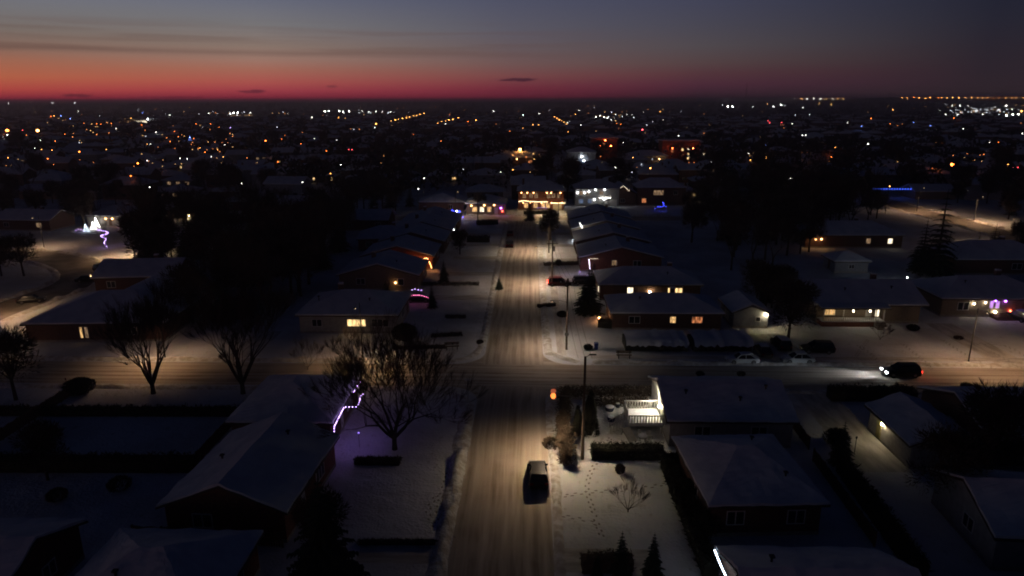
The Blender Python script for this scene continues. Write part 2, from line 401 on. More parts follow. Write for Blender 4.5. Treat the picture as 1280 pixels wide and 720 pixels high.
driveway(66, CY1, 70.5, 110, 'y'); driveway(33, CY1, 40.5, 104, 'y'); driveway(88, CY1, 93, 112, 'y')
driveway(33.5, 62, 38.5, CY0, 'y'); driveway(-44, 104, -40, CY1, 'y')
driveway(SX1, 46.2, 10.5, 49.2); driveway(-14, 47.0, SX0, 49.2)
ribbon('sidewalk', [(4.9, 94), (4.9, 206)], 1.3, MATS['driveway_snow_long'], .004)
ribbon('sidewalk', [(9, 93.4), (60, 93.4), (120, 93.4)], 1.3, MATS['driveway_snow'], .004)
# footprints trodden into the snow: shallow dents in short trails
def trail(pts, seed):
    b = MB(); line = smooth_line(pts, .45); rnd = random.Random(seed)
    for i, p in enumerate(line):
        d = (line[min(i+1, len(line)-1)]-line[max(i-1, 0)]).normalized(); n = Vector((-d.y, d.x, 0))*(.16 if i % 2 else -.16)
        c = p+n; vs3 = []
        for k in range(6):
            a = math.pi*k/3; vs3.append((c.x+(d.x*math.cos(a)*.2-d.y*math.sin(a)*.1)*rnd.uniform(.9, 1.2), c.y+(d.y*math.cos(a)*.2+d.x*math.sin(a)*.1), .007))
        b.add(vs3, [tuple(range(6))])
    structure(b.build('footprints', mat('trodden_snow', (.34, .31, .29), (.22, .2, .18), scale=3)))
for i, t in enumerate([
    [P(763, 548), P(735, 600), P(742, 640), P(752, 670)], [P(706, 620), P(740, 615), P(790, 612), P(838, 604)],
    [P(1073, 432), P(1088, 442), P(1100, 455)], [P(1128, 430), P(1150, 447), P(1165, 462)], [P(1178, 425), P(1210, 445), P(1245, 462)],
    [P(1215, 430), P(1255, 432), P(1290, 450)], [P(1240, 440), P(1262, 452), P(1275, 460)], [P(560, 592), P(548, 640), P(566, 672)],
    [P(705, 645), P(730, 650), P(745, 655)], [P(1085, 425), P(1070, 445)], [P(545, 660), P(535, 640), P(545, 620)]]):
    trail([tuple(q[:2]) for q in t], i)

# low rise on the eastern horizon
hb = MB(); vs4 = []; n = 60
for i in range(n+1):
    x = 1300+i*150; y = 6400+200*math.sin(i*.5); h = 60*min(1, i/14)*(1+.06*math.sin(i*1.7))
    vs4 += [(x, y-700, -1), (x, y, h), (x, y+1200, -1)]
hb.add(vs4, [(3*i+j, 3*i+3+j, 3*i+4+j, 3*i+1+j) for i in range(n) for j in range(2)])
structure(hb.build('hills', mat('far_hill', (.06, .055, .06), (.03, .03, .032), scale=.004, rough=1)))

# ------------------------------------------------------------------ houses
WIN = dict(
    off=glassd,
    warm=litpane('pane_warm', (1, .58, .22), 1.5), gold=litpane('pane_gold', (1, .66, .28), 2.4, .3),
    white=litpane('pane_white', (1, .84, .58), 2.6, .4), orange=litpane('pane_orange', (1, .33, .12), .9), dim=litpane('pane_dim', (1, .62, .34), .35),
    pink=litpane('pane_pink', (.75, .35, 1), 1.2, .5), blue=litpane('pane_blue', (.25, .35, 1), 1.0), tv=litpane('pane_tv', (.45, .6, 1), .35))
def face_xf(face, w, d):
    """(u, out, z) on a wall -> local point; out is distance in front of the wall"""
    if face == 'S': return lambda u, o, z: (u, -d/2-o, z)
    if face == 'N': return lambda u, o, z: (-u, d/2+o, z)
    if face == 'E': return lambda u, o, z: (w/2+o, u, z)
    return lambda u, o, z: (-w/2-o, -u, z)
def fbox(b, T, u0, o0, z0, u1, o1, z1, mi=0):
    a, c = T(u0, o0, z0), T(u1, o1, z1)
    b.box(min(a[0], c[0]), min(a[1], c[1]), a[2], max(a[0], c[0]), max(a[1], c[1]), c[2], mi)
def window(root, T, u, z, w, h, kind, trim=None, panes=2):
    b = MB(); t = .08
    fbox(b, T, u-w/2-t, .003, z-h/2-t, u+w/2+t, .07, z-h/2); fbox(b, T, u-w/2-t, .003, z+h/2, u+w/2+t, .07, z+h/2+t)
    for k in range(panes+1):
        c = u-w/2-t/2+(w+t)*k/panes if k in (0, panes) else u-w/2+w*k/panes
        fbox(b, T, c-t/2, .004, z-h/2, c+t/2, .065, z+h/2)
    fr_ = b.build('window', trim or whitetrim, root)
    b = MB(); fbox(b, T, u-w/2, .008, z-h/2, u+w/2, .03, z+h/2); b.build('pane', WIN[kind], fr_)
    return fr_
def door(root, T, u, w, h, m, z0=.35, handle=True):
    b = MB(); fbox(b, T, u-w/2, .004, z0, u+w/2, .05, z0+h)
    if w > 2:
        for k in range(1, 4): fbox(b, T, u-w/2+.05, .05, z0+h*k/4-.03, u+w/2-.05, .065, z0+h*k/4+.03)
    else:
        fbox(b, T, u-w/2+.15, .05, z0+h*.55, u+w/2-.15, .06, z0+h*.9); fbox(b, T, u-w/2+.15, .05, z0+.15, u+w/2-.15, .06, z0+h*.45)
    o = b.build('garage_door' if w > 2 else 'door', m, root)
    if handle:
        b = MB(); fbox(b, T, u+w/2-.16, .06, z0+h*.45, u+w/2-.1, .12, z0+h*.52); b.build('handle', metal, o)
    return o
def roof_polys(w, d, ez, rh, axis, kind, ov):
    W2, D2 = w/2+ov, d/2+ov
    if kind == 'hip':
        if axis == 'x':
            k = min(D2, W2*.85); r0, r1 = (-W2+k, 0, ez+rh), (W2-k, 0, ez+rh)
            A, B, C, D = (-W2, -D2, ez), (W2, -D2, ez), (W2, D2, ez), (-W2, D2, ez)
            return [[A, B, r1, r0], [C, D, r0, r1], [B, C, r1], [D, A, r0]]
        k = min(W2, D2*.85); r0, r1 = (0, -D2+k, ez+rh), (0, D2-k, ez+rh)
        A, B, C, D = (-W2, -D2, ez), (W2, -D2, ez), (W2, D2, ez), (-W2, D2, ez)
        return [[A, B, r0], [B, C, r1, r0], [C, D, r1], [D, A, r0, r1]]
    if axis == 'x':
        return [[(-W2, -D2, ez), (W2, -D2, ez), (W2, 0, ez+rh), (-W2, 0, ez+rh)], [(-W2, 0, ez+rh), (W2, 0, ez+rh), (W2, D2, ez), (-W2, D2, ez)]]
    return [[(-W2, -D2, ez), (0, -D2, ez+rh), (0, D2, ez+rh), (-W2, D2, ez)], [(0, -D2, ez+rh), (W2, -D2, ez), (W2, D2, ez), (0, D2, ez+rh)]]
def split(poly, n):
    """cut a roof quad or triangle into an n by n grid"""
    p = [Vector(q) for q in poly]
    if len(p) == 3: p = [p[0], p[1], p[2], p[2]]
    o = []
    B = lambda s, t: (p[0].lerp(p[1], s)).lerp(p[3].lerp(p[2], s), t)
    for i in range(n):
        for j in range(n):
            q = [B(i/n, j/n), B((i+1)/n, j/n), B((i+1)/n, (j+1)/n), B(i/n, (j+1)/n)]
            r = [q[0]]
            for x in q[1:]:
                if (x-r[-1]).length > 1e-4 and (x-r[0]).length > 1e-4: r.append(x)
            if len(r) > 2: o.append([tuple(x) for x in r])
    return o
def make_roof(root, w, d, ez, rh, axis, kind, ov=.5, near=False, th=.22, vents=()):
    polys = roof_polys(w, d, ez, rh, axis, kind, ov); b = MB()
    b.slab(polys, -.02, .16, 0)
    polys2 = roof_polys(w, d, ez, rh, axis, kind, ov-.06)
    s2 = MB()
    if near: polys2 = [q for p in polys2 for q in split(p, 16)]
    s2.slab(polys2, .163, .163+th, 1)
    if near:
        sd = random.random()*50; k = len(s2.v)//2
        s2.v = [(x+.09*noise.noise(Vector((sd, y*1.1, x*1.1))), y+.09*noise.noise(Vector((x*1.1, sd, y*1.1))), z+(.14*noise.noise(Vector((x*.45+sd, y*.45, 0)))+.08*noise.noise(Vector((x*1.4+sd, y*1.4, 0))) if i >= k else 0)) for i, (x, y, z) in enumerate(s2.v)]
    b.add(s2.v, s2.f, 1)
    o = b.build('roof', [fascia, roofsnow], root)
    for (x, y) in vents:
        zz = ez+rh*max(0, 1-(abs(y)/(d/2+ov) if axis == 'x' else abs(x)/(w/2+ov)))
        b = MB(); b.tube([(x, y, zz), (x, y, zz+.75)], .09, 8); b.box(x-.17, y-.17, zz+.7, x+.17, y+.17, zz+.82); b.build('vent', dark, o)
    return o
def make_walls(root, w, d, ez, rh, axis, kind, m, base=concrete):
    b = MB(); b.box(-w/2, -d/2, .35, w/2, d/2, ez, 0); b.box(-w/2-.02, -d/2-.02, 0, w/2+.02, d/2+.02, .347, 1)
    if kind == 'gable':
        k = rh*((w if axis == 'y' else d)/2)/((w if axis == 'y' else d)/2+.5)-.03
        if axis == 'y': b.add([(-w/2, -d/2, ez), (w/2, -d/2, ez), (0, -d/2, ez+k), (-w/2, d/2, ez), (w/2, d/2, ez), (0, d/2, ez+k)], [(0, 1, 2), (5, 4, 3), (1, 4, 5, 2), (3, 0, 2, 5)])
        else: b.add([(-w/2, -d/2, ez), (-w/2, d/2, ez), (-w/2, 0, ez+k), (w/2, -d/2, ez), (w/2, d/2, ez), (w/2, 0, ez+k)], [(2, 1, 0), (3, 4, 5), (0, 3, 5, 2), (4, 1, 2, 5)])
    return b.build('wall', [m, base], root)
def chimney(root, roofo, x, y, z0, z1):
    b = MB(); b.box(x-.4, y-.35, z0, x+.4, y+.35, z1, 0); b.box(x-.46, y-.41, z1, x+.46, y+.41, z1+.12, 1); b.box(x-.4, y-.35, z1+.122, x+.4, y+.35, z1+.3, 2)
    b.build('chimney', [brick, concrete, roofsnow], roofo)
def lamp_fixture(root, pos, m, r=.13, n='porch_lamp'):
    b = MB(); x, y, z = pos
    b.ball((x, y, z), r, 0, 8, 6); b.box(x-.05, y-.05, z+r*.9, x+.05, y+.05, z+r*.9+.1, 1)
    return b.build(n, [m, dark], root)
def house(name, label, cx, cyy, w, d, ez=2.9, rh=2.0, axis='x', kind='gable', walls=None, wins=(), doors=(), chim=None, vents=(), near=False, rot=0, cat='house', group=None, lamps=(), ov=.5):
    root = empty(name, (cx, cyy, 0), R(rot)); tag(root, label, cat, group)
    walls = walls or brick
    make_walls(root, w, d, ez, rh, axis, kind, walls)
    ro = make_roof(root, w, d, ez, rh, axis, kind, ov, near, vents=vents)
    if chim: chimney(root, ro, chim[0], chim[1], ez-.2, ez+rh+.7)
    for q in wins:
        f_, u, z, ww, hh, k = q[:6]; window(root, face_xf(f_, w, d), u, z, ww, hh, k, panes=q[6] if len(q) > 6 else 2)
    for q in doors: door(root, face_xf(q[0], w, d), *q[1:])
    for (f_, u, z, m, r) in lamps: 
        lamp_fixture(root, face_xf(f_, w, d)(u, .25, z), m, r)
    return root
def col_glow(k, c, s): return glow(k, c, s)
porch_w = glow('porch_white', (1, .86, .60), 55)
porch_hot = glow('porch_bright', (1, .82, .50), 130)
porch_cool = glow('porch_cool', (.90, .95, 1), 30)
porch_gold = glow('porch_gold', (1, .50, .18), 17)
redlamp = glow('red_glow', (1, .10, .04), 30); bluelamp = glow('blue_glow', (.08, .10, 1), 30); purple = glow('purple_glow', (.45, .12, 1), 30)
whitedoor = mat('white_door', (.70, .68, .64), rough=.5); browndoor = mat('brown_door', (.14, .08, .05), rough=.5)

GE = 'bungalows down the east side of the street'
GW = 'bungalows down the west side of the street'
# --- east side north of the crossing
house('bungalow', 'long low house behind the snowy hedge with two small orange windows', 22.3, 110.5, 17.5, 9.5, 2.7, 1.9, 'x', 'hip', brick,
      [('S', 1.0, 1.75, .85, 1.0, 'warm', 1), ('S', 4.9, 1.75, 1.6, 1.0, 'orange'), ('S', -5.2, 1.7, 1.7, 1.1, 'off'), ('W', 1, 1.7, 1.6, 1.1, 'off')],
      [('S', 7.6, .95, 2.0, browndoor)], (2, 1.5), ((-4, -1.8),))
h = house('garage', 'small snow-roofed garage at the end of the long low house, white lamp on its corner', 36.2, 110.8, 5.6, 7.5, 2.5, 1.4, 'y', 'gable', greysiding, [('S', 1.2, 1.5, .7, .7, 'off', 1)], [('W', 0, 2.6, 2.1, whitedoor)], cat='garage', lamps=[('S', 2.4, 2.3, porch_hot, .17)])
house('bungalow', 'wide house with bright white window, wall lamp and three yellow panes', 22.5, 127.4, 18.5, 9.5, 2.9, 2.2, 'x', 'hip', brick,
      [('S', -3.7, 1.75, 1.0, 1.5, 'white', 1), ('S', 4.6, 1.8, 2.6, 1.25, 'gold', 3), ('W', 2, 1.7, 1.3, 1.6, 'white', 1)],
      [('S', -.9, .95, 2.1, browndoor)], (4.5, 1), ((3.5, -2.4), (-6, 1.5)), lamps=[('S', -.1, 1.75, porch_hot, .15)])
eh = [(145.2, 'snow-roofed bungalow with purple light spilling from its front corner', 'dim'), (162.5, 'snow-roofed bungalow strung with white lights along its porch gable', 'off'),
      (179.5, 'dark snow-roofed bungalow, second from the far end of the east row', 'off'), (196.0, 'dark snow-roofed bungalow at the far end of the east row', 'off')]
for i, (y, lb, k) in enumerate(eh):
    house('bungalow', lb, 20.0+.2*i, y+6.1, 17.5, 12.2, 2.9, 2.3, 'y', 'gable', [redbrick, brick, buff, siding][i],
          [('S', -1.5, 1.9, 1.0, 1.1, k, 1), ('S', 3.5, 1.8, 1.6, 1.1, 'off'), ('W', 3, 1.7, 2.4, 1.3, 'off', 3), ('W', -3.4, 1.7, 1.2, 1.1, 'off')],
          [('W', .3, 1.0, 2.1, browndoor)], (2.5, 2.5), ((-3, -2),), group=GE)
# --- west side north of the crossing
house('bungalow', 'pale corner house with a row of yellow panes beside dark brickwork', -29.0, 109.3, 15.6, 12, 2.9, 2.4, 'x', 'hip', siding,
      [('S', 1.4, 1.75, 2.9, 1.1, 'gold', 4), ('S', 5.2, 1.75, 2.6, 1.2, 'off', 3), ('S', -5, 1.7, 1.5, 1.1, 'off'), ('E', 0, 1.7, 2.4, 1.3, 'off', 3)],
      [('E', 4, 1, 2.1, browndoor)], (-3, 2), ((3, -3), (-5.5, -2.5)))
wl_ = [(129, 'snow-roofed bungalow with an amber lamp under its near gable', -29.6), (146, 'bungalow glowing red beside its fiery string of lights', -29), (162.5, 'third dark bungalow up the west row above the red glow', -28.6), (177.5, 'dark bungalow with one small white light, fourth up the west row', -28.4), (191, 'dark bungalow beside the deep blue lights on the west side', -28.2)]
for i, (y, lb, x) in enumerate(wl_):
    house('bungalow', lb, x, y+6, 15.5, 12, 2.9, 2.3, 'y', 'gable', [buff, redbrick, brick, siding, brick][i],
          [('S', 4.4, 1.7, 1.1, 1.2, 'white' if i == 1 else 'off', 1), ('S', -3.5, 1.8, 1.6, 1.1, 'off'), ('E', 3, 1.7, 2.4, 1.3, 'off', 3)],
          [('E', -.5, 1.0, 2.1, browndoor)], (-2.5, 2), ((3, -2),), group=GW,
          lamps=[('S', 4.4-1.0, 1.6, porch_gold, .16)] if i == 0 else ([('E', -2, 2.4, porch_cool, .14)] if i == 3 else []))
# --- north of the far street
n1 = house('two_storey_house', 'two storey brick house lit gold along its porch roof and balcony', 3.9, 236, 15.5, 10, 6.4, 2.9, 'x', 'hip', redbrick,
      [('S', u, 5.0, .95, 1.3, 'dim', 1) for u in (-5.6, -3.4, -1.6, 2.6, 4.2, 6.0)]+[('S', u, 1.7, 1.2, 1.5, 'warm', 1) for u in (-5.0, -1.8, .8, 2.4)],
      [('S', 5.6, 2.9, 2.3, mat('cream_door', (.75, .68, .48), rough=.6), .1)], (-6, 2), (), lamps=[('S', u, 6.0, porch_gold, .17) for u in (-6.6, -4.6, -2.5, 2.0, 3.4, 6.6)]+[('S', u, 2.6, porch_gold, .15) for u in (-6, -3.6, .2, 3.6, 7.2)])
n2 = house('two_storey_house', 'grey two storey house washed by four bright white floodlights', 23.8, 246, 15.5, 10, 6.0, 2.6, 'x', 'hip', siding,
      [('S', u, 4.6, 1.2, 1.3, 'dim', 2) for u in (-5.6, -3.2, 1.5)]+[('S', u, 1.7, 1.4, 1.4, 'tv', 2) for u in (-5.5, -2.5)],
      [('S', 3.2, 1.2, 2.2, whitedoor), ('S', 5.9, 2.5, 2.2, whitedoor, .1)], (5, 2), (), lamps=[('S', u, z, porch_cool, .2) for u, z in ((-6.9, 4.7), (-4.4, 4.7), (-2.9, 5.1), (-.6, 5.8), (2.6, 5.9), (-.9, 2.3), (2.4, 2.5))])
house('bungalow', 'low house beyond the far street with rows of warm and pink porch lights', -14.2, 226, 12.5, 11, 3.6, 2.2, 'y', 'hip', buff,
      [('S', -3.6, 1.9, 1.5, 1.5, 'warm', 2), ('S', -1.2, 1.9, 1.3, 1.5, 'white', 2), ('S', 1.2, 1.9, 1.2, 1.5, 'warm', 1)], [('S', 3.4, 1.1, 2.1, whitedoor)], None, (),
      lamps=[('S', -4.6, 3.2, porch_gold, .2), ('S', -.4, 3.3, porch_gold, .22), ('S', 2.8, 3.4, porch_gold, .22), ('S', 5.0, 2.4, purple, .2), ('S', 5.4, 1.4, redlamp, .16)])
house('two_storey_house', 'dark two storey house behind the blue-lit shrub', 46.5, 247, 17, 10, 6.2, 2.8, 'x', 'hip', brick,
      [('S', -1.0, 4.6, 3.4, 1.6, 'dim', 4), ('S', 5, 4.6, 1.3, 1.3, 'off'), ('S', -6, 1.8, 1.4, 1.4, 'orange')], [('S', 3.4, 1.1, 2.1, browndoor)])
house('bungalow', 'house at the head of the street hidden by trees, blue bulbs at its corner', -29.5, 233, 15, 11, 3.1, 2.4, 'y', 'hip', brick, [('S', 3, 1.7, 1.4, 1.2, 'off')], [('E', 0, 1, 2.1, browndoor)])
# --- east of the crossing, north side of the cross street
r1 = house('bungalow', 'buff brick house on the right with two bright porch lamps under its eave', 56.5, 115.8, 17, 11.5, 3.1, 2.6, 'x', 'gable', buff,
      [('S', -6.3, 2.1, 1.6, 1.4, 'warm', 3), ('S', 1.5, 2.0, .6, 1.7, 'white', 1)], [('S', .1, 1.0, 2.1, whitedoor, .9)], (4, 2), ((-3, -3), (5, -2.5)), ov=.9)
for u in (-3.6, -.9): lamp_fixture(r1, (u, -8.15, 2.8), porch_w, .12)
b = MB(); b.box(-8.3, -7.9, 0, 1.9, -5.78, .82, 0); b.box(-8.3, -7.9, .823, 1.9, -5.78, .95, 1); b.build('porch', [redbrick, roofsnow], r1)
b = MB()
for k in range(4): b.box(.1, -9.5+k*.4, 0, 1.9, -9.1+k*.4, .2+.2*k)
b.build('steps', concrete, r1)
for u in (-8.1, -4.9, .4, 1.7):
    b = MB(); b.tube([(u, -7.7, .95), (u, -7.7, 3.05)], .09, 8); b.build('column', whitetrim, r1)
b = MB(); b.box(-8.2, -7.86, 1.75, .1, -7.8, 1.82)
for k in range(28): b.box(-8.2+k*.3, -7.85, .95, -8.16+k*.3, -7.81, 1.75)
b.build('railing', wood, r1)
b = MB(); b.slab([[(-8.9, -8.3, 3.06), (2.4, -8.3, 3.06), (2.4, -6.2, 3.3), (-8.9, -6.2, 3.3)]], 0, .2, 0); b.slab([[(-8.85, -8.25, 3.06), (2.35, -8.25, 3.06), (2.35, -6.25, 3.3), (-8.85, -6.25, 3.3)]], .203, .36, 1)
b.build('porch_roof', [fascia, roofsnow], r1)
r2 = house('bungalow', 'brick house at the right edge with a violet-lit doorway and lamps beside its steps', 80.2, 119.2, 19, 11, 3.1, 2.5, 'x', 'hip', buff,
      [('S', -1.2, 2.2, .55, 1.2, 'pink', 1), ('S', -.2, 2.2, .55, 1.2, 'pink', 1), ('S', -5.9, 1.9, 1.8, 1.3, 'off')], [('S', 4.5, 1, 2.1, browndoor)], (4, 2), ((-4, -2),),
      lamps=[('S', -4.3, 2.4, porch_w, .12), ('S', -2.4, 2.6, porch_w, .1), ('S', .9, 2.9, purple, .14), ('S', -.8, 3.0, purple, .14), ('S', 2.0, 1.2, redlamp, .12), ('S', -.5, .95, porch_w, .16)])
b = MB()
for k in range(5): b.box(-1.2, -7.6+k*.42, 0, 2.6, -7.18+k*.42, .16+.15*k)
b.build('steps', wood, r2)
house('bungalow', 'low house among dark trees with two orange lamps and one white window', 81.5, 176, 24, 11, 3.1, 2.6, 'x', 'hip', brick,
      [('S', 9.0, 1.8, 1.1, 1.2, 'white', 1), ('S', 3.6, 1.8, 1.0, 1.2, 'dim', 1)], [('S', -2, 1, 2.1, browndoor)], (3, 1), (), lamps=[('S', -9.6, 2.3, porch_gold, .22), ('S', -8.2, 2.3, porch_gold, .24), ('S', -10.9, 2.2, porch_gold, .16)])
house('shed', 'small snow-roofed shed fringed with tiny white bulbs', 69.3, 147.5, 7, 6, 2.4, 1.5, 'x', 'hip', greysiding, [('S', 0, 1.4, 1, .8, 'off')], [('W', 0, 1, 1.9, browndoor)], cat='shed')
house('bungalow', 'broad snow-roofed house in the dark near the far lit road', 101.5, 150, 22, 13, 3.1, 2.8, 'x', 'hip', brick, [('S', 2, 1.8, 2, 1.2, 'off')], [('S', -4, 1, 2.1, browndoor)], (3, 1))
house('bungalow', 'dark snow-roofed house past the right edge of the cross street', 108, 120, 17, 11, 3.0, 2.4, 'x', 'gable', siding, [('S', -3, 1.8, 2, 1.2, 'tv')], [('S', 3, 1, 2.1, browndoor)])
# --- foreground, east
house('bungalow', 'corner house behind the lit deck, its wide snowy roof facing the camera', 21.6, 72.4, 13.0, 11.2, 3.0, 2.1, 'x', 'gable', siding,
      [('W', 2.6, 1.9, 1.0, 1.1, 'off', 1), ('S', -3, 1.8, 1.6, 1.2, 'off'), ('S', 3, 1.8, 1.6, 1.2, 'off')], [('W', -.4, .95, 2.05, whitedoor, 1.22)], None, ((-4.2, -2.2), (1.5, -3.2), (4.8, -1.4)), near=True, lamps=[('W', 1.0, 2.55, porch_hot, .16)])
house('bungalow', 'second snow-roofed house from the crossing on the near right', 19.9, 57.0, 9.4, 11.4, 3.0, 2.1, 'x', 'hip', brick,
      [('W', 1, 1.8, 1.6, 1.1, 'off'), ('S', -2.6, 1.8, 1.4, 1.2, 'off'), ('S', 2.6, 1.8, 1.4, 1.2, 'off')], [('S', 0, .95, 2.05, browndoor)], None, ((1.6, 2.6), (2.4, -3.4)), near=True, rot=3)
hc = house('bungalow', 'nearest snow-roofed house on the right with an icy blue light string on its eave', 20.2, 39.9, 11.2, 9.6, 3.0, 2.2, 'x', 'gable', brick,
      [('W', -1, 1.8, 1.6, 1.1, 'off'), ('S', 2, 1.8, 1.6, 1.2, 'off')], [('S', -2, .95, 2.05, browndoor)], None, ((-3.2, 1.4), (1.2, -1.8)), near=True)
house('garage', 'garage whose open side doorway is lit by one yellow lamp', 41.6, 67.0, 6.4, 8.6, 2.6, 1.5, 'y', 'gable', siding, [('S', 0, 1.6, 1, .8, 'off')], [('W', -2.0, .95, 2.05, mat('olive_door', (.34, .30, .12), rough=.6), .1)], cat='garage', near=True, lamps=[('W', -1.1, 2.25, porch_hot, .13)])
house('bungalow', 'big dark-walled house at the right edge below the cross street', 53.5, 69.0, 14.5, 12.5, 3.1, 2.3, 'x', 'gable', brick, [('S', -3, 1.8, 1.6, 1.2, 'off'), ('W', 0, 1.8, 1.6, 1.2, 'off')], [('S', 2, .95, 2.05, browndoor)], None, ((-3, -3), (4, -2)), near=True)
for i, (x, y, w, d, ax, lb) in enumerate([(43.5, 51.5, 13, 9.5, 'x', 'dim snow-roofed house below the lit garage doorway'), (38.0, 37.0, 12, 9, 'x', 'barely visible house in the bottom right corner'), (62, 51, 13, 10, 'y', 'dark house at the right edge, below the big dark-walled one'), (73, 70.5, 13, 11, 'x', 'snow-roofed house just inside the right edge south of the cross street'), (90, 70.5, 13, 11, 'x', 'house beyond the right edge south of the cross street')][:4]):
    house('bungalow', lb, x, y, w, d, 3.0, 2.1, ax, 'gable', [siding, brick, brick, siding, brick][i], [('S', -2, 1.8, 1.6, 1.2, 'off'), ('W', 1, 1.8, 1.4, 1.1, 'off')], [('S', 2.5, .95, 2.05, browndoor)], None, ((-2.5, -2), (1.5, -2.6)), near=True, rot=[-4, 5, 0, 0, 0][i])
# --- foreground, west
fl1 = house('bungalow', 'corner house with violet fairy lights zigzagging along its eaves', -26.4, 71.4, 10.6, 11.6, 3.0, 2.4, 'y', 'hip', brick,
      [('E', 2, 1.8, 2.0, 1.2, 'off', 3), ('S', -2, 1.8, 1.6, 1.2, 'off')], [('E', -1.4, .95, 2.05, whitedoor)], None, ((2.4, -1.4),), near=True)
house('bungalow', 'long snow-roofed house left of the dark spruce', -25.2, 56.0, 10.4, 12.6, 3.0, 2.3, 'y', 'gable', redbrick,
      [('E', 2, 1.8, 2.0, 1.2, 'off', 3), ('S', -2, 1.8, 1.6, 1.2, 'off')], [('E', -2.4, .95, 2.05, whitedoor)], None, ((1.8, 3.4), (-2.6, -1.0)), near=True, rot=-3)
house('bungalow', 'nearest house on the left, red brick gable end under thick snow', -26.6, 41.0, 10.6, 9.8, 3.0, 2.3, 'x', 'hip', redbrick,
      [('E', 1, 1.8, 2.0, 1.2, 'off', 3), ('S', -2, 1.8, 1.6, 1.2, 'off')], [('S', 2, .95, 2.05, whitedoor)], None, ((-1.5, -2),), near=True)
house('bungalow', 'house in the bottom left corner with dim reddish eaves', -41.5, 42.3, 10.5, 9.6, 3.0, 2.1, 'x', 'gable', redbrick, [('S', 0, 1.8, 2, 1.2, 'off'), ('E', 1, 1.8, 1.3, 1.1, 'off')], [('S', 3, .95, 2.05, browndoor)], None, ((2, -1.5),), near=True)
house('bungalow', 'dark house by the crescent with one narrow window lit twice', -67.5, 106.5, 21, 16, 2.9, 2.9, 'x', 'hip', brick, [('S', -2.2, 1.55, .35, 1.7, 'warm', 1), ('S', -1.4, 1.55, .45, 1.7, 'dim', 1), ('S', 5.5, 1.7, 1.5, 1.1, 'off')], [('S', -6, .95, 2.05, browndoor)], None, rot=3)

# --- left, around the crescent
for i, (px, py, w, d, k, lb) in enumerate([(205, 268, 20, 11, 'warm', 'house behind the crescent with one warm-lit end and a bright white lamp'), (140, 277, 15, 10, 'off', 'house behind the white lit cones, purple light on its wall'), (30, 282, 17, 10, 'dim', 'dark house at the left edge behind the crescent'), (303, 258, 14, 10, 'warm', 'small house in dark trees with one orange window'), (165, 356, 15, 11, 'dim', 'dark snow-roofed house right of the crescent bend'), (205, 373, 13, 10, 'dim', 'house half hidden by trees above the cross street'), (455, 282, 14, 10, 'off', 'dark back-lane house in the woods'), (478, 306, 13, 10, 'off', 'dark house with one tiny warm window behind the west row'), (365, 262, 14, 10, 'dim', 'lonely house deep in the dark woods')]):
    c = P(px, py, 1.5)
    house('bungalow', lb, c.x, c.y+d/2, w, d, 2.9, 2.3, 'x', 'hip' if i % 2 else 'gable', [brick, siding, brick, redbrick][i % 4], [('S', w*.3, 1.7, 1.5, 1.2, k, 2), ('S', -w*.3, 1.7, 1.5, 1.2, 'off')]+([('S', w*.42, 1.9, 1.2, 1.5, 'warm', 2)] if i == 0 else []), [('S', 0, .95, 2.05, browndoor)], (2, 1), rot=random.uniform(-8, 8),
          lamps=[('S', w*.36, 1.0, porch_hot, .3), ('S', w*.28, 3.0, porch_gold, .25), ('S', w*.46, 3.0, porch_gold, .25)] if i == 0 else ([('S', -1.2, 2.4, porch_gold, .2), ('S', .9, 2.4, porch_gold, .2), ('S', 5.5, 2.4, purple, .16)] if i == 1 else []))

# ------------------------------------------------------------------ street lighting and poles
spot_n = 0
def lamp_light(pos, power, c=(1, .72, .42), size=168, tilt=0):
    l = bpy.data.lights.new('street_light', 'SPOT'); l.energy = power; l.color = c; l.spot_size = R(size); l.spot_blend = 1.0; l.shadow_soft_size = .15
    o = bpy.data.objects.new('street_light', l); col.objects.link(o); o.location = pos; o.rotation_euler.x = R(tilt); return o
lens = glow('lamp_lens', (1, .72, .42), 3)
lens_o = glow('lamp_lens_orange', (1, .20, .04), 2.6)
def arm_lamp(root, tip, back, head_m=None):
    b = MB(); b.tube([back, (Vector(back)+Vector(tip))/2+Vector((0, 0, .18)), tip], .035, 6); b.build('arm', metal, root)
    d = (Vector(tip)-Vector(back)); d.z = 0; d.normalize(); t = Vector(tip)
    b = MB(); a = t-d*.1; e = t+d*.55
    b.tube([a, t+d*.12, t+d*.4, e], [.07, .13, .13, .05], 8); hd = b.build('lamp_head', head_m or metal, root)
    b = MB(); c = t+d*.25; b.ball((c.x, c.y, c.z-.10), .13, 0, 8, 5, .5); b.build('lens', lens, hd)
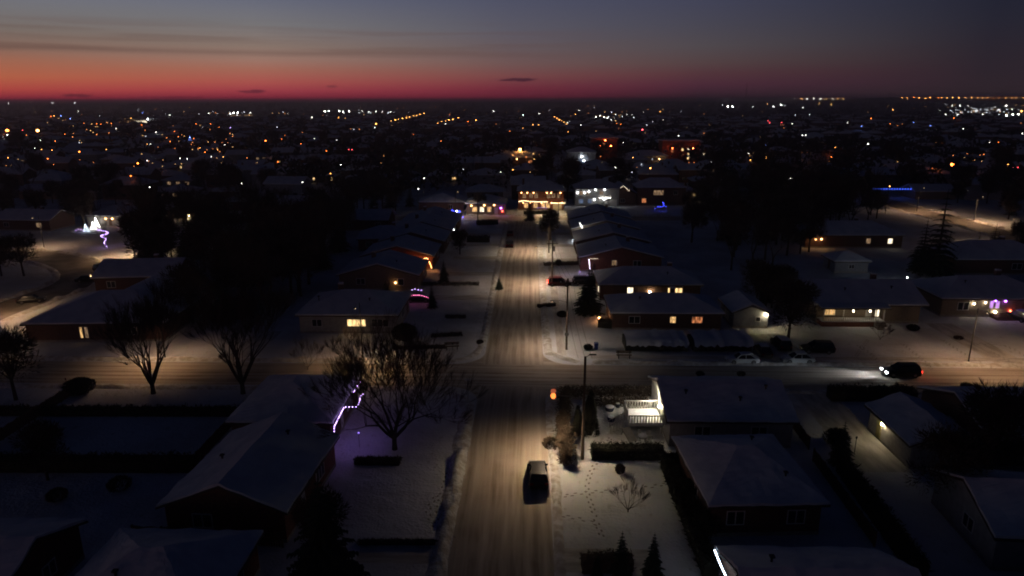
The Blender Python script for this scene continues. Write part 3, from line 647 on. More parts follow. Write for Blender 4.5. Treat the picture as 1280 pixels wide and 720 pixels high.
def utility_pole(label, x, y, h, arm=None, lamp=None, cross=True, transformer=False, power=1500, rot=0, c=(1, .72, .42), orange=False, size=168, tilt=0):
    root = empty('utility_pole', (x, y, 0)); tag(root, label, 'utility pole', 'wooden utility poles')
    b = MB(); b.tube([(0, 0, 0), (0, 0, h*.5), (.02, 0, h)], [.17, .14, .11], 8); b.build('pole', polewood, root)
    if cross:
        b = MB(); b.box(-1.1, -.06, h-.7, 1.1, .06, h-.56); b.build('crossarm', polewood, root)
        for u in (-1, -.35, .35, 1):
            b = MB(); b.tube([(u, 0, h-.56), (u, 0, h-.38)], [.05, .035], 6); b.build('insulator', whitetrim, root)
    if transformer:
        b = MB(); b.tube([(.32, 0, h-2.2), (.32, 0, h-1.25)], .24, 10); b.tube([(.32, 0, h-1.25), (.32, 0, h-1.15)], [.24, .1], 10); b.build('transformer', metal, root)
    if lamp:
        tx, ty, tz = lamp; arm_lamp(root, (tx, ty, tz), (0, 0, tz-.25))
        if orange:
            b = MB(); b.ball((tx-.2, ty, tz-.05), .27, 0, 10, 7, 1.2); b.ball((tx-.2, ty, tz+.5), .29, 1, 10, 7, .8); b.build('globe', [lens_o, glow('lamp_shade_orange', (1, .22, .10), .35)], root)
        d = Vector((tx, ty, 0)).normalized()*.25
        lamp_light((x+tx+d.x, y+ty+d.y, tz-(.62 if orange else .28)), power, c, size, tilt)
    return root
def wires(label, pts, sag=.9, n=3):
    b = MB()
    for i in range(len(pts)-1):
        a, c = Vector(pts[i]), Vector(pts[i+1])
        for k in range(n):
            o = Vector(((k-(n-1)/2)*.7, 0, 0))
            b.tube([a.lerp(c, t/8)+o-Vector((0, 0, sag*4*(t/8)*(1-t/8))) for t in range(9)], .018, 3, cap=False)
    tag(b.build('power_line', dark), label, 'power line')
def at(px, py): p = P(px, py); return p.x, p.y
x0, y0 = at(728, 574)
utility_pole('near utility pole beside the hedge with an orange glowing lamp on its arm', x0, y0, 11.4, lamp=(-2.9, .6, 6.9), cross=False, power=2150, orange=True, c=(1, .76, .48), size=160, tilt=-15)
# small bracket on its top
b = MB(); b.tube([(x0, y0, 11.3), (x0+.5, y0, 11.6)], .03, 5); b.box(x0+.4, y0-.08, 11.55, x0+1.1, y0+.08, 11.66); tag(b.build('pole_bracket', dark), 'short metal bracket topping the near utility pole', 'bracket')
x1, y1 = at(708, 437)
utility_pole('utility pole on the far corner of the crossing, two pale insulators on top', x1, y1, 11.0, lamp=(-2.0, 0, 7.6), power=1550, c=(1, .80, .60))
x2, y2 = at(690, 358)
utility_pole('utility pole with a round transformer halfway up the street', x2, y2, 9.4, lamp=(-3.0, 0, 8.1), transformer=True, power=3400, c=(1, .77, .53))
x3, y3 = at(686, 316)
utility_pole('utility pole near the far end of the street', x3, y3, 9.0, lamp=(-2.6, 0, 7.5), power=3400, c=(1, .77, .53))
x4, y4 = at(598, 276)
utility_pole('thin dark utility pole by the far street junction', x4, y4-2, 9.0, power=0, cross=True)
wires('sagging wires strung pole to pole up the east side of the street', [(x0, y0, 11.2), (x1, y1, 10.9), (x2, y2, 9.2), (x3, y3, 8.8)])
# street lamps standing along the cross street, the crescent and the far roads
def street_lamp(label, x, y, h, dx, dy, power, c=(1, .62, .34), group='street lamps of the neighbourhood', size=168):
    root = empty('street_lamp', (x, y, 0)); tag(root, label, 'street lamp', group)
    b = MB(); b.tube([(0, 0, 0), (0, 0, h)], [.1, .06], 8); b.build('pole', dark, root)
    arm_lamp(root, (dx, dy, h), (0, 0, h-.3), dark)
    d = Vector((dx, dy, 0)).normalized()*.25
    lamp_light((x+dx+d.x, y+dy+d.y, h-.3), power, c, size); return root
CSL = [(-83, 'street lamp on the cross street near the left edge of the view', 900), (-53, 'street lamp above the left multi-stemmed tree', 1500), (-24, 'street lamp between the corner houses on the left of the crossing', 1300), (78, 'street lamp past the dark moving car on the cross street', 3000)]
for x, lb, pw in CSL: street_lamp(lb, x, 92.0, 8.5, 0, -2.3, pw, size=168 if x > 0 else 138)
street_lamp('street lamp over the snowy lawn of the buff brick house', 62.5, 92.4, 8, 0, -1.8, 1500)
a = P(148, 322); street_lamp('street lamp at the outer bend of the crescent', a.x+4, a.y, 8, -2, 0, 3000)
a = P(45, 312); street_lamp('street lamp on the far side of the crescent', a.x, a.y+3, 8, 0, -2, 1600)
a = P(10, 392); street_lamp('street lamp in the lower mouth of the crescent', a.x+2, a.y-5, 8, -1.5, 1.5, 2600)
a = P(1225, 279); street_lamp('street lamp on the verge of the far right road', a.x, a.y+3, 8, 0, -2, 3800)
a = P(1275, 318); street_lamp('lamp post beside the near verge of the far right road', a.x, a.y+2, 8, 0, 2, 4200)
a = P(1150, 265); street_lamp('lamp post at the bend where the far right road turns away', a.x, a.y+2, 8, 0, -2, 3000)
street_lamp('street lamp lighting the far street junction', 9.5, TY1+2, 8, -2, -1, 3600, (1, .72, .42))
street_lamp('lamp on the far street left of the lit porch house', -24, TY1+2, 8, 1, -2, 1000, (1, .72, .42))

# ------------------------------------------------------------------ trees
def limb(b, p, d, l, r, depth, rnd, spread, twigs, up=.25, n=6):
    segs = 3; pts, rs = [p], [r]; q = p.copy(); dd = d.copy()
    for k in range(segs):
        dd = (dd+Vector((rnd.uniform(-1, 1), rnd.uniform(-1, 1), rnd.uniform(-.5, 1)*up+.1))*.16).normalized()
        q = q+dd*l/segs; pts.append(q.copy()); rs.append(r*(1-.38*(k+1)/segs))
    rs = [max(q_, .011) for q_ in rs]; (b if depth > 1 else twigs).tube(pts, rs, n if depth > 2 else (4 if depth > 1 else 3), cap=False)
    if depth <= 0: return
    for k in range(rnd.choice((2, 3, 3)) if depth > 1 else 6):
        a = rnd.uniform(0, 6.283); o = dd.orthogonal().normalized(); o.rotate(Matrix.Rotation(a, 3, dd))
        nd = (dd+o*rnd.uniform(.35, .85)*spread+Vector((0, 0, up*.5))).normalized()
        i = rnd.choice((2, 3, 3)) if k else 3
        f = rnd.uniform(.62, .82) if depth > 2 else rnd.uniform(.85, 1.25)
        if depth <= 2: nd = (nd+dd*.9+Vector((0, 0, .5))).normalized()
        limb(b, pts[i], nd, l*f, rs[i]*.62, depth-1, rnd, spread, twigs, up, n)
def bare_tree(seed, h, stems=3, spread=1.0, trunk=1.6, depth=5, lean=.45, r=.2):
    rnd = random.Random(seed); t, tw = MB(), MB()
    t.tube([(0, 0, -.05), (0, 0, trunk*.5), (0, 0, trunk+.1)], [r*1.25, r, r*.95], 8)
    for k in range(stems):
        a = 6.283*k/stems+rnd.uniform(-.4, .4)
        d = Vector((math.cos(a)*lean*rnd.uniform(.7, 1.2), math.sin(a)*lean*rnd.uniform(.7, 1.2), 1)).normalized()
        limb(t, Vector((0, 0, trunk)), d, h*.30*rnd.uniform(.85, 1.1), r*.72, depth, rnd, spread, tw)
    return t.mesh('trunk', [bark]), tw.mesh('crown', [twig])
def conifer(seed, h, rad, nl=16, needle_m=None):
    rnd = random.Random(seed); t, c = MB(), MB()
    t.tube([(0, 0, -.05), (0, 0, h*.5), (0, 0, h*.97)], [rad*.075, rad*.05, .02], 7)
    for i in range(nl):
        z = h*(.07+.91*i/nl); rr = rad*(1-i/nl)**.85*(.9+.2*rnd.random())+.08; nb = max(6, int(13*(1-i/nl))+4)
        for k in range(nb):
            a = 6.283*k/nb+rnd.uniform(-.3, .3); L_ = rr*rnd.uniform(.72, 1.12); dr = rnd.uniform(.18, .4)
            dx, dy = math.cos(a), math.sin(a)
            for q in range(7):
                s = (q+.8)/7.5; cx_, cy_ = dx*L_*s, dy*L_*s; cz = z-dr*L_*s*s+rnd.uniform(-.06, .06)*rad*.2
                wd = rr*.34*(1-s*.6)
                for sd in (-1, 1):
                    c.add([(cx_, cy_, cz), (cx_+dx*wd*.75-dy*sd*wd, cy_+dy*wd*.75+dx*sd*wd, cz-wd*rnd.uniform(.2, .55)), (cx_+dx*wd*1.0, cy_+dy*wd*1.0, cz-wd*.1)], [(0, 1, 2)])
    return t.mesh('trunk', [bark]), c.mesh('crown', [needle_m or needle])
BARE = [bare_tree(s, 11, st, sp, tr, 5) for s, st, sp, tr in ((1, 3, 1.0, 2.2), (2, 4, 1.0, 1.8), (3, 3, 1.2, 2.6), (4, 5, .85, 1.4))]
CON = [conifer(s, 10, r_) for s, r_ in ((11, 2.6), (12, 2.1), (13, 3.0))]
# fuller twiggy crowns: the woods behind the houses
def dense_crown(seed, h=12, rad=4.4, n=4200):
    rnd = random.Random(seed); c = MB(); t = MB()
    t.tube([(0, 0, -.05), (.1, 0, h*.3), (0, .1, h*.75)], [.3, .22, .08], 7)
    lobes = [(Vector((rnd.uniform(-.55, .55)*rad, rnd.uniform(-.55, .55)*rad, h*rnd.uniform(.42, .85))), rad*rnd.uniform(.35, .6)) for _ in range(11)]
    for p, _ in lobes: t.tube([(0, 0, h*.28), (p.x*.5, p.y*.5, h*.3+p.z*.3), tuple(p)], [.13, .09, .03], 4, cap=False)
    for _ in range(n):
        p, r_ = rnd.choice(lobes); d = Vector((rnd.gauss(0, 1), rnd.gauss(0, 1), rnd.gauss(0, .8))).normalized()
        a = p+d*r_*rnd.random()**.5; e = a+(d+Vector((rnd.uniform(-.6, .6), rnd.uniform(-.6, .6), .5))).normalized()*rnd.uniform(.5, 1.2)
        s = d.orthogonal().normalized()*rnd.uniform(.05, .15)
        c.add([a-s, a+s, e], [(0, 1, 2)])
    return t.mesh('trunk', [bark]), c.mesh('crown', [twig])
DENSE = [dense_crown(s) for s in (21, 22, 23)]
def tree(name, pair, x, y, s, label, group=None, sz=None, rz=None):
    o = empty(name, (x, y, 0), rz if rz is not None else random.uniform(0, 6.28)); o.scale = (s, s, sz or s)
    tag(o, label, 'tree', group); link('trunk', pair[0], o); link('crown', pair[1], o); return o
big = bare_tree(31, 12.0, 7, 1.0, 1.3, 6, 1.05, .26)
tree('bare_tree', big, -14.3, 65.6, .98, 'wide spreading bare tree on the near left lawn beside the violet lights', rz=.4)
vase = bare_tree(33, 12.5, 8, .62, 1.2, 6, .42, .28)
tree('bare_tree', vase, *at(192, 492), .95, 'multi-stemmed bare tree silhouetted on the cross street, left of the pair', rz=0)
vase2 = bare_tree(34, 12.5, 8, .66, 1.3, 6, .45, .28)
tree('bare_tree', vase2, *at(304, 492), .95, 'multi-stemmed bare tree silhouetted on the cross street, right of the pair', rz=1)
bush2 = bare_tree(35, 7, 5, 1.0, .5, 4, .8, .1)
for i, (px, py, s, lb) in enumerate([(430, 452, .75, 'scrubby bare tree behind the violet-lit roof'), (385, 462, .6, 'low bare bush on the verge left of the violet-lit roof'), (785, 640, .42, 'small bare sapling in the yard below the black hedge'), (1100, 425, .4, 'bare shrub in front of the buff brick house')]):
    tree('bare_shrub' if s < .7 else 'bare_tree', bush2, *at(px, py), s, lb)
spr = conifer(41, 13, 3.9, 24)
a = P(396, 592, 12.2); tree('spruce_tree', spr, a.x, a.y, .94, 'big dark spruce rising at the bottom left of the street')
con = [(662, 276, .8, 'dark spruce in front of the gold-lit brick house'), (484, 362, .5, 'dark spruce at the near corner of the red-glowing house'), (735, 392, .9, 'dark spruce beside the parked car driveway'), (742, 358, .55, 'dark evergreen by the wall of the white-windowed house'),
       (1168, 345, 1.9, 'tall dark spruce standing before the far right road'), (918, 262, 1.1, 'pointed dark spruce far right of the street head'), (1150, 340, 1.2, 'spruce just left of the tallest one by the far right road'), (540, 385, .5, 'dark evergreen on the lawn below the pink outlined car'), (624, 362, .30, 'small narrow evergreen at the left kerb of the street'), (555, 352, .5, 'dark evergreen beside the red-glowing house')]
for i, (px, py, s, lb) in enumerate(con): tree('spruce_tree', CON[i % 3], *at(px, py), s, lb)
for (px, py, s, lb) in ((775, 735, .52, 'dark spruce at the bottom of the near right yard'), (815, 728, .46, 'dark spruce right of the other one at the bottom edge'), (745, 745, .4, 'small dark spruce at the bottom edge by the right pavement')): tree('spruce_tree', CON[1], *at(px, py), s, lb)
rt = dense_crown(51, 8.5, 3.0, 2400)
tree('round_tree', rt, *at(688, 300), .95, 'round dark-crowned tree beside the far utility pole')
for (px, py, s, lb) in ((600, 268, .55, 'low round tree in front of the warm-lit porch'), (575, 318, .5, 'dark tree at the driveway of a west side bungalow')):
    tree('round_tree', DENSE[1], *at(px, py), s, lb)

HOUSES = [(o.location.x, o.location.y) for o in col.objects if o.parent is None and o.get('category') in ('house', 'garage', 'shed')]
def blocked(x, y, r=8.5):
    if SX0-3 < x < SX1+3 or CY0-4 < y < CY1+5 or (TY0-4 < y < TY1+3 and -90 < x < 70): return True
    return any((x-a)**2+(y-b)**2 < r*r for a, b in HOUSES)
cresP = [(p.x, p.y) for p in cres]; frP = [(p.x, p.y) for p in fr]
def on_road(x, y): return any((x-a)**2+(y-b)**2 < 100 for a, b in cresP+frP)
def scatter(poly_px, n, kinds, label, group, smin, smax, seed, near=(0, 0)):
    """trees spread over a patch of ground outlined on the photo"""
    rnd = random.Random(seed); xs_ = [p[0] for p in poly_px]; ys_ = [p[1] for p in poly_px]; pts = [P(*p) for p in poly_px]; got = 0
    x0_, x1_ = min(p.x for p in pts), max(p.x for p in pts); y0_, y1_ = min(p.y for p in pts), max(p.y for p in pts)
    def inside(x, y):
        c = False
        for i in range(len(pts)):
            a, b_ = pts[i], pts[i-1]
            if (a.y > y) != (b_.y > y) and x < (b_.x-a.x)*(y-a.y)/(b_.y-a.y)+a.x: c = not c
        return c
    for _ in range(n*30):
        x, y = rnd.uniform(x0_, x1_), rnd.uniform(y0_, y1_)
        if not inside(x, y) or blocked(x, y) or on_road(x, y): continue
        k = rnd.choice(kinds); s = rnd.uniform(smin, smax)
        tree({'B': 'bare_tree', 'C': 'spruce_tree', 'D': 'twiggy_tree'}[k], {'B': BARE, 'C': CON, 'D': DENSE}[k][rnd.randrange(3)], x, y, s, label[k], group[k], rz=rnd.uniform(0, 6.28)); got += 1
        if got >= n: break
GL = {'B': 'bare tree in the dark grove left of the street', 'C': 'spruce in the dark grove left of the street', 'D': 'twiggy tree in the dark grove left of the street'}
GG = {'B': 'bare trees of the left grove', 'C': 'spruces of the left grove', 'D': 'twiggy trees of the left grove'}
scatter([(175, 405), (390, 412), (395, 340), (450, 300), (480, 268), (520, 256), (300, 274), (185, 284), (180, 300), (165, 350)], 112, 'DBBCD', GL, GG, .7, 1.15, 1)
GL2 = {'B': 'bare tree in the dark grove right of the street', 'C': 'spruce in the dark grove right of the street', 'D': 'twiggy tree in the dark grove right of the street'}
GG2 = {k: v.replace('left', 'right') for k, v in GG.items()}
scatter([(900, 352), (985, 340), (1060, 300), (1130, 268), (1100, 252), (890, 254), (820, 270), (860, 300)], 82, 'DBBCD', GL2, GG2, .7, 1.15, 2)
GL3 = {'B': 'bare tree in the yards between the houses on the right', 'C': 'spruce in the yards between the houses on the right', 'D': 'twiggy tree in the yards between the houses on the right'}
scatter([(925, 425), (985, 418), (990, 372), (930, 378)], 6, 'DDC', GL3, {k: 'yard trees on the right' for k in 'BCD'}, .5, .8, 3)
GL4 = {'B': 'bare tree behind the crescent on the far left', 'C': 'spruce behind the crescent on the far left', 'D': 'twiggy tree behind the crescent on the far left'}
scatter([(-60, 300), (95, 296), (170, 262), (160, 238), (-60, 245)], 26, 'BDDC', GL4, {k: 'trees behind the crescent' for k in 'BCD'}, .7, 1.1, 4)
scatter([(1200, 262), (1300, 285), (1300, 240), (1180, 240)], 14, 'DDC', {k: 'tree beyond the far right road' for k in 'BCD'}, {k: 'trees beyond the far right road' for k in 'BCD'}, .7, 1.1, 5)
scatter([(1150, 340), (1280, 350), (1290, 330), (1180, 315)], 5, 'DC', {k: 'dark tree behind the house with the violet doorway' for k in 'BCD'}, {k: 'trees behind the violet doorway house' for k in 'BCD'}, .6, .9, 6)
scatter([(-40, 480), (60, 480), (30, 440), (-60, 430)], 0, 'D', GL4, GG, .6, .9, 7)
for (px, py, s, k, lb) in ((20, 500, .8, 'D', 'dark tree at the left edge just below the cross street'), (1050, 580, .5, 'C', 'evergreen in the shade below the lit garage'), (1180, 640, .7, 'D', 'dark tree low in the right corner'), (60, 600, .5, 'D', 'dark bare tree in the lower left yards'), (405, 700, .5, 'D', 'leafless tree beside the big dark spruce'), (30, 345, .8, 'D', 'tree on the crescent island'), (2, 345, .7, 'D', 'tree at the left edge on the crescent island'), (1235, 600, .8, 'D', 'dark tree against the right edge low down'), (985, 425, .8, 'D', 'dark tree left of the buff brick house')):
    tree('spruce_tree' if k == 'C' else 'twiggy_tree', CON[0] if k == 'C' else DENSE[1], *at(px, py), s, lb)

# ------------------------------------------------------------------ hedges and shrubs
def hedge(name, label, x0, y0, x1, y1, w, h, m, seed, snowtop=0, dens=150, size=.16, round_=.15, cat='hedge', core=True):
    """a hedge from end to end: a dark core, sprigs over and through it, snow lying on top when there is any"""
    rnd = random.Random(seed); a, e = Vector((x0, y0, 0)), Vector((x1, y1, 0)); d = (e-a).normalized(); nrm = Vector((-d.y, d.x, 0)); L_ = (e-a).length
    b = MB()
    def prof(t): return 1+.16*noise.noise(Vector((t*1.1+seed, 0, 0)))+.06*noise.noise(Vector((t*4, seed, 0)))
    if core:
        n = max(2, int(L_/.5)); vs2 = []
        for i in range(n+1):
            t = L_*i/n; k = prof(t)
            for (u, z) in ((-.40, 0), (-.42, .75), (-.28, .9), (.28, .9), (.42, .75), (.40, 0)):
                q = a+d*t+nrm*u*w*k; vs2.append((q.x, q.y, z*h*k))
        b.add(vs2, [(i*6+j, i*6+j+1, i*6+6+j+1, i*6+6+j) for i in range(n) for j in range(5)]+[tuple(range(6)), tuple(n*6+5-j for j in range(6))])
    N_ = int(dens*L_*max(1, h*.5))
    for _ in range(N_):
        if snowtop: rnd.random()
        t = rnd.uniform(-.1, L_+.1); k = prof(t); s = rnd.uniform(0, 1)
        if core:
            if s < .45: u, z = rnd.choice((-1, 1))*rnd.uniform(.38, .5), rnd.uniform(.02, .85)
            else: u, z = rnd.uniform(-.45, .45), rnd.uniform(.82, 1.0)
        else: u, z = rnd.gauss(0, .24), rnd.uniform(.05, 1)
        if snowtop and z > .7: continue
        p = a+d*t+nrm*u*w*k+Vector((0, 0, z*h*k)); q = Vector((rnd.gauss(0, 1), rnd.gauss(0, 1), rnd.gauss(.6, .8))).normalized(); o = q.orthogonal().normalized()
        s2 = size*rnd.uniform(.6, 1.5)
        b.add([p-o*s2*.22, p+o*s2*.22, p+q*s2*1.5], [(0, 1, 2)])
    o_ = b.build(name, m)
    if snowtop:
        c = MB(); n = max(2, int(L_/.4)); vs2 = []
        for i in range(n+1):
            t = L_*i/n; k = prof(t); j_ = 1+.5*noise.noise(Vector((t*1.7, seed+5, 0)))
            for (u, z) in ((-.56, -2.6*(.5+.3*noise.noise(Vector((t*2, seed, 1))))), (-.46, -.35), (-.3, .05), (0, .14), (.34, .03), (.47, -.12)):
                q = a+d*t+nrm*u*w*k*1.04; vs2.append((q.x, q.y, (1.08*h*k)+(z+.1)*snowtop*2*j_))
        c.add(vs2, [(i*6+j, i*6+j+1, i*6+6+j+1, i*6+6+j) for i in range(n) for j in range(5)])
        c.build('snow_cap', roofsnow, o_, smooth=True)
    tag(o_, label, cat); return o_
pq = lambda px, py: at(px, py)
hedge('hedge', 'tall bare brown hedge along the street side of the corner yard', 3.9, 62.3, 3.9, 71.0, 1.5, 2.2, brown_twig, 1, dens=420, size=.24, core=False)
hedge('hedge', 'thinner brown hedge running up to the crossing from the orange lamp', 4.2, 72.5, 4.4, 78.6, 1.5, 1.8, brown_twig, 2, dens=330, size=.22, core=False)
hedge('hedge', 'dark leafless hedge along the cross street edge of the corner yard', 4.6, 79.3, 15.6, 79.6, 1.6, 1.3, twig, 3, dens=330, size=.22, core=False)
hedge('hedge', 'second row of shrubs inside the corner yard below the cross street', 8.0, 76.6, 14.4, 77.0, 1.0, 1.0, twig, 4, dens=230, size=.22, core=False)
hedge('hedge', 'black clipped hedge closing the bottom of the corner yard', 6.6, 64.4, 14.0, 64.5, 1.7, 1.4, cedar, 5, dens=260, size=.16)
hedge('hedge', 'long snow-capped hedge along the cross street, left half', 14.4, 98.0, 23.6, 98.0, 5.0, 1.7, cedar, 6, snowtop=.30, dens=90)
hedge('hedge', 'long snow-capped hedge along the cross street, right half', 24.4, 98.0, 33.0, 98.1, 5.0, 1.7, cedar, 7, snowtop=.30, dens=90)
hedge('hedge', 'uneven dark hedge running away beside the second near right house', 14.0, 62.6, 14.2, 45.5, 1.3, 1.7, cedar, 8, dens=200, size=.22)
hedge('hedge', 'short hedge with patches of snow at the foot of the near right yard', 4.3, 46.6, 8.3, 46.9, 1.5, 1.2, brown_twig, 9, dens=260, snowtop=.0, core=True)
hedge('hedge', 'low dark bar of hedge under the spreading bare tree', -17.8, 62.6, -13.2, 62.6, .9, .6, twig, 10, dens=240)
hedge('hedge', 'low thin hedge between the two near left lawns', -14.2, 49.4, -7.8, 49.5, .35, .35, twig, 11, dens=220)
hedge('hedge', 'long low hedge beside the corner of the cross street on the left', *pq(492, 437), *pq(556, 436), .8, .6, twig, 12, dens=330, core=False)
hedge('hedge', 'short dark hedge on the lawn of the pale corner house', *pq(540, 422), *pq(577, 420), 1.0, .6, twig, 13, dens=300, core=False)
hedge('hedge', 'short dark hedge farther up the corner lawn', *pq(557, 398), *pq(581, 398), 1.0, .6, twig, 14, dens=300, core=False)
hedge('hedge', 'dark hedge between the pink outlined car and the red glow', *pq(520, 357), *pq(598, 357), 1.6, .7, twig, 15, dens=220, core=False)
hedge('hedge', 'dark hedge across the lawn beside the far left driveway', *pq(584, 302), *pq(612, 302), 2.6, 1.5, cedar, 16, dens=90, size=.25)
hedge('hedge', 'dark hedge in front of the warm-lit low house', *pq(596, 281), *pq(622, 280), 2.4, 1.3, cedar, 17, dens=90, size=.25)
hedge('hedge', 'patchy shrub line across the second east lawn', *pq(680, 332), *pq(730, 330), 1.2, .7, twig, 18, dens=110)
hedge('hedge', 'scruffy shrubs across the east lawn above the crossing', *pq(672, 384), *pq(694, 382), .8, .5, twig, 19, dens=160)
hedge('hedge', 'dark shrub by the warm ground lamp of the long low house', *pq(748, 408), *pq(768, 410), 1.6, 1.4, cedar, 20, dens=200)
hedge('hedge', 'row of shrubs in front of the gold-lit brick house', *pq(655, 268), *pq(690, 267), 1.8, 1.0, cedar, 21, dens=80, size=.25)
hedge('hedge', 'dark hedge between back yards at the lower left', -62, 60.5, -33, 61, 1.6, 1.6, cedar, 22, dens=110, size=.22)
hedge('hedge', 'dark hedge behind the near left lawns facing the cross street', -66, 73, -34, 73.5, 1.2, 1.0, cedar, 23, dens=90, size=.22)
hedge('hedge', 'dark hedge at the back of the lower right yards', 30.5, 46, 31.5, 62, 1.4, 1.7, cedar, 24, dens=130, size=.22)
hedge('hedge', 'dark shrub wall in front of the snowy cars on the cross street', 37.5, 79.5, 48, 79.6, 2.0, 1.6, cedar, 25, dens=180, size=.22)
def shrub(name, label, x, y, r, h, m, seed, point=False, snow_=False):
    rnd = random.Random(seed); b = MB(); core = MB()
    core.ball((0, 0, h*.45), r*.72, 0, 9, 7, h*.5/(r*.72))
    if m is cedar: b.add([(x_*(1+.15*noise.noise(Vector((x_*3, y_*3, z_*3+seed)))), y_, z_) for x_, y_, z_ in core.v], core.f)
    for _ in range(int(900*max(1, r*h*.5))):
        z = rnd.random()**(1.3 if point else .8); rr = r*((1-z)**.7 if point else math.sqrt(max(.05, 1-(2*z-.9)**2)))*rnd.uniform(.7, 1.05); a = rnd.uniform(0, 6.283)
        p = Vector((rr*math.cos(a), rr*math.sin(a), z*h)); q = Vector((math.cos(a)*.6, math.sin(a)*.6, rnd.uniform(.2, 1.2))).normalized(); o = q.orthogonal().normalized(); s = rnd.uniform(.1, .26)
        b.add([p-o*s*.25, p+o*s*.25, p+q*s*1.3], [(0, 1, 2)])
    o = b.build(name, m, None, (x, y, 0)); tag(o, label, 'shrub'); return o
shrub('columnar_cedar', 'tall dark column of cedar inside the corner yard', *at(737, 543), 1.0, 5.2, cedar, 1, True)
shrub('columnar_cedar', 'shorter dark cedar at the left of the corner yard', *at(722, 545), .7, 3.6, cedar, 2, True)
for i, (px, py, r, h, m, lb) in enumerate([(775, 592, .35, .9, twig, 'small dark bush alone in the near right yard'), (735, 437, .55, .7, cedar, 'small round shrub on the far corner of the crossing'), (688, 560, .8, 1.1, brown_twig, 'ragged brown shrub beside the street hedge'),
    (506, 425, 1.9, 2.6, cedar, 'dark rounded shrub at the right of the pale corner house'), (600, 430, .4, .5, twig, 'tiny shrub at the left street corner'), (843, 590, 1.1, 1.9, cedar, 'dark shrub beside the uneven right hedge'), (862, 628, 1.2, 2.2, cedar, 'larger dark shrub halfway down the right hedge'), (880, 668, 1.3, 2.4, cedar, 'dark shrub at the bottom of the right hedge'),
    (925, 405, 1.1, 1.6, cedar, 'dark round bush under the bright garage lamp'), (1141, 413, .9, .9, cedar, 'dark shrub beside the buff brick house'), (1198, 424, .6, .4, twig, 'flat dark shrub on the lit snow right of the buff brick house'), (703, 396, .9, .9, cedar, 'dark round shrub beside the corner utility pole'),
    (1045, 556, 1.3, 1.8, cedar, 'dark shrub at the left of the lit garage driveway'), (100, 492, 1.8, 2.0, cedar, 'rounded dark shrub below the cross street on the left'), (150, 612, 1.0, 1.2, twig, 'lone dark bush in the lower left yard'), (72, 625, .8, 1.0, twig, 'small bush at the left of the lower left yard'), (698, 332, .7, 1.3, cedar, 'small dark shrub on the second east lawn'), (875, 470, .45, .5, twig, 'little shrub on the verge before the white car'), (926, 470, .45, .5, twig, 'little shrub below the white car'), (1208, 486, .6, .7, twig, 'dark shrub on the verge right of the moving car')]):
    shrub('shrub', lb, *at(px, py), r, h, m, 30+i)

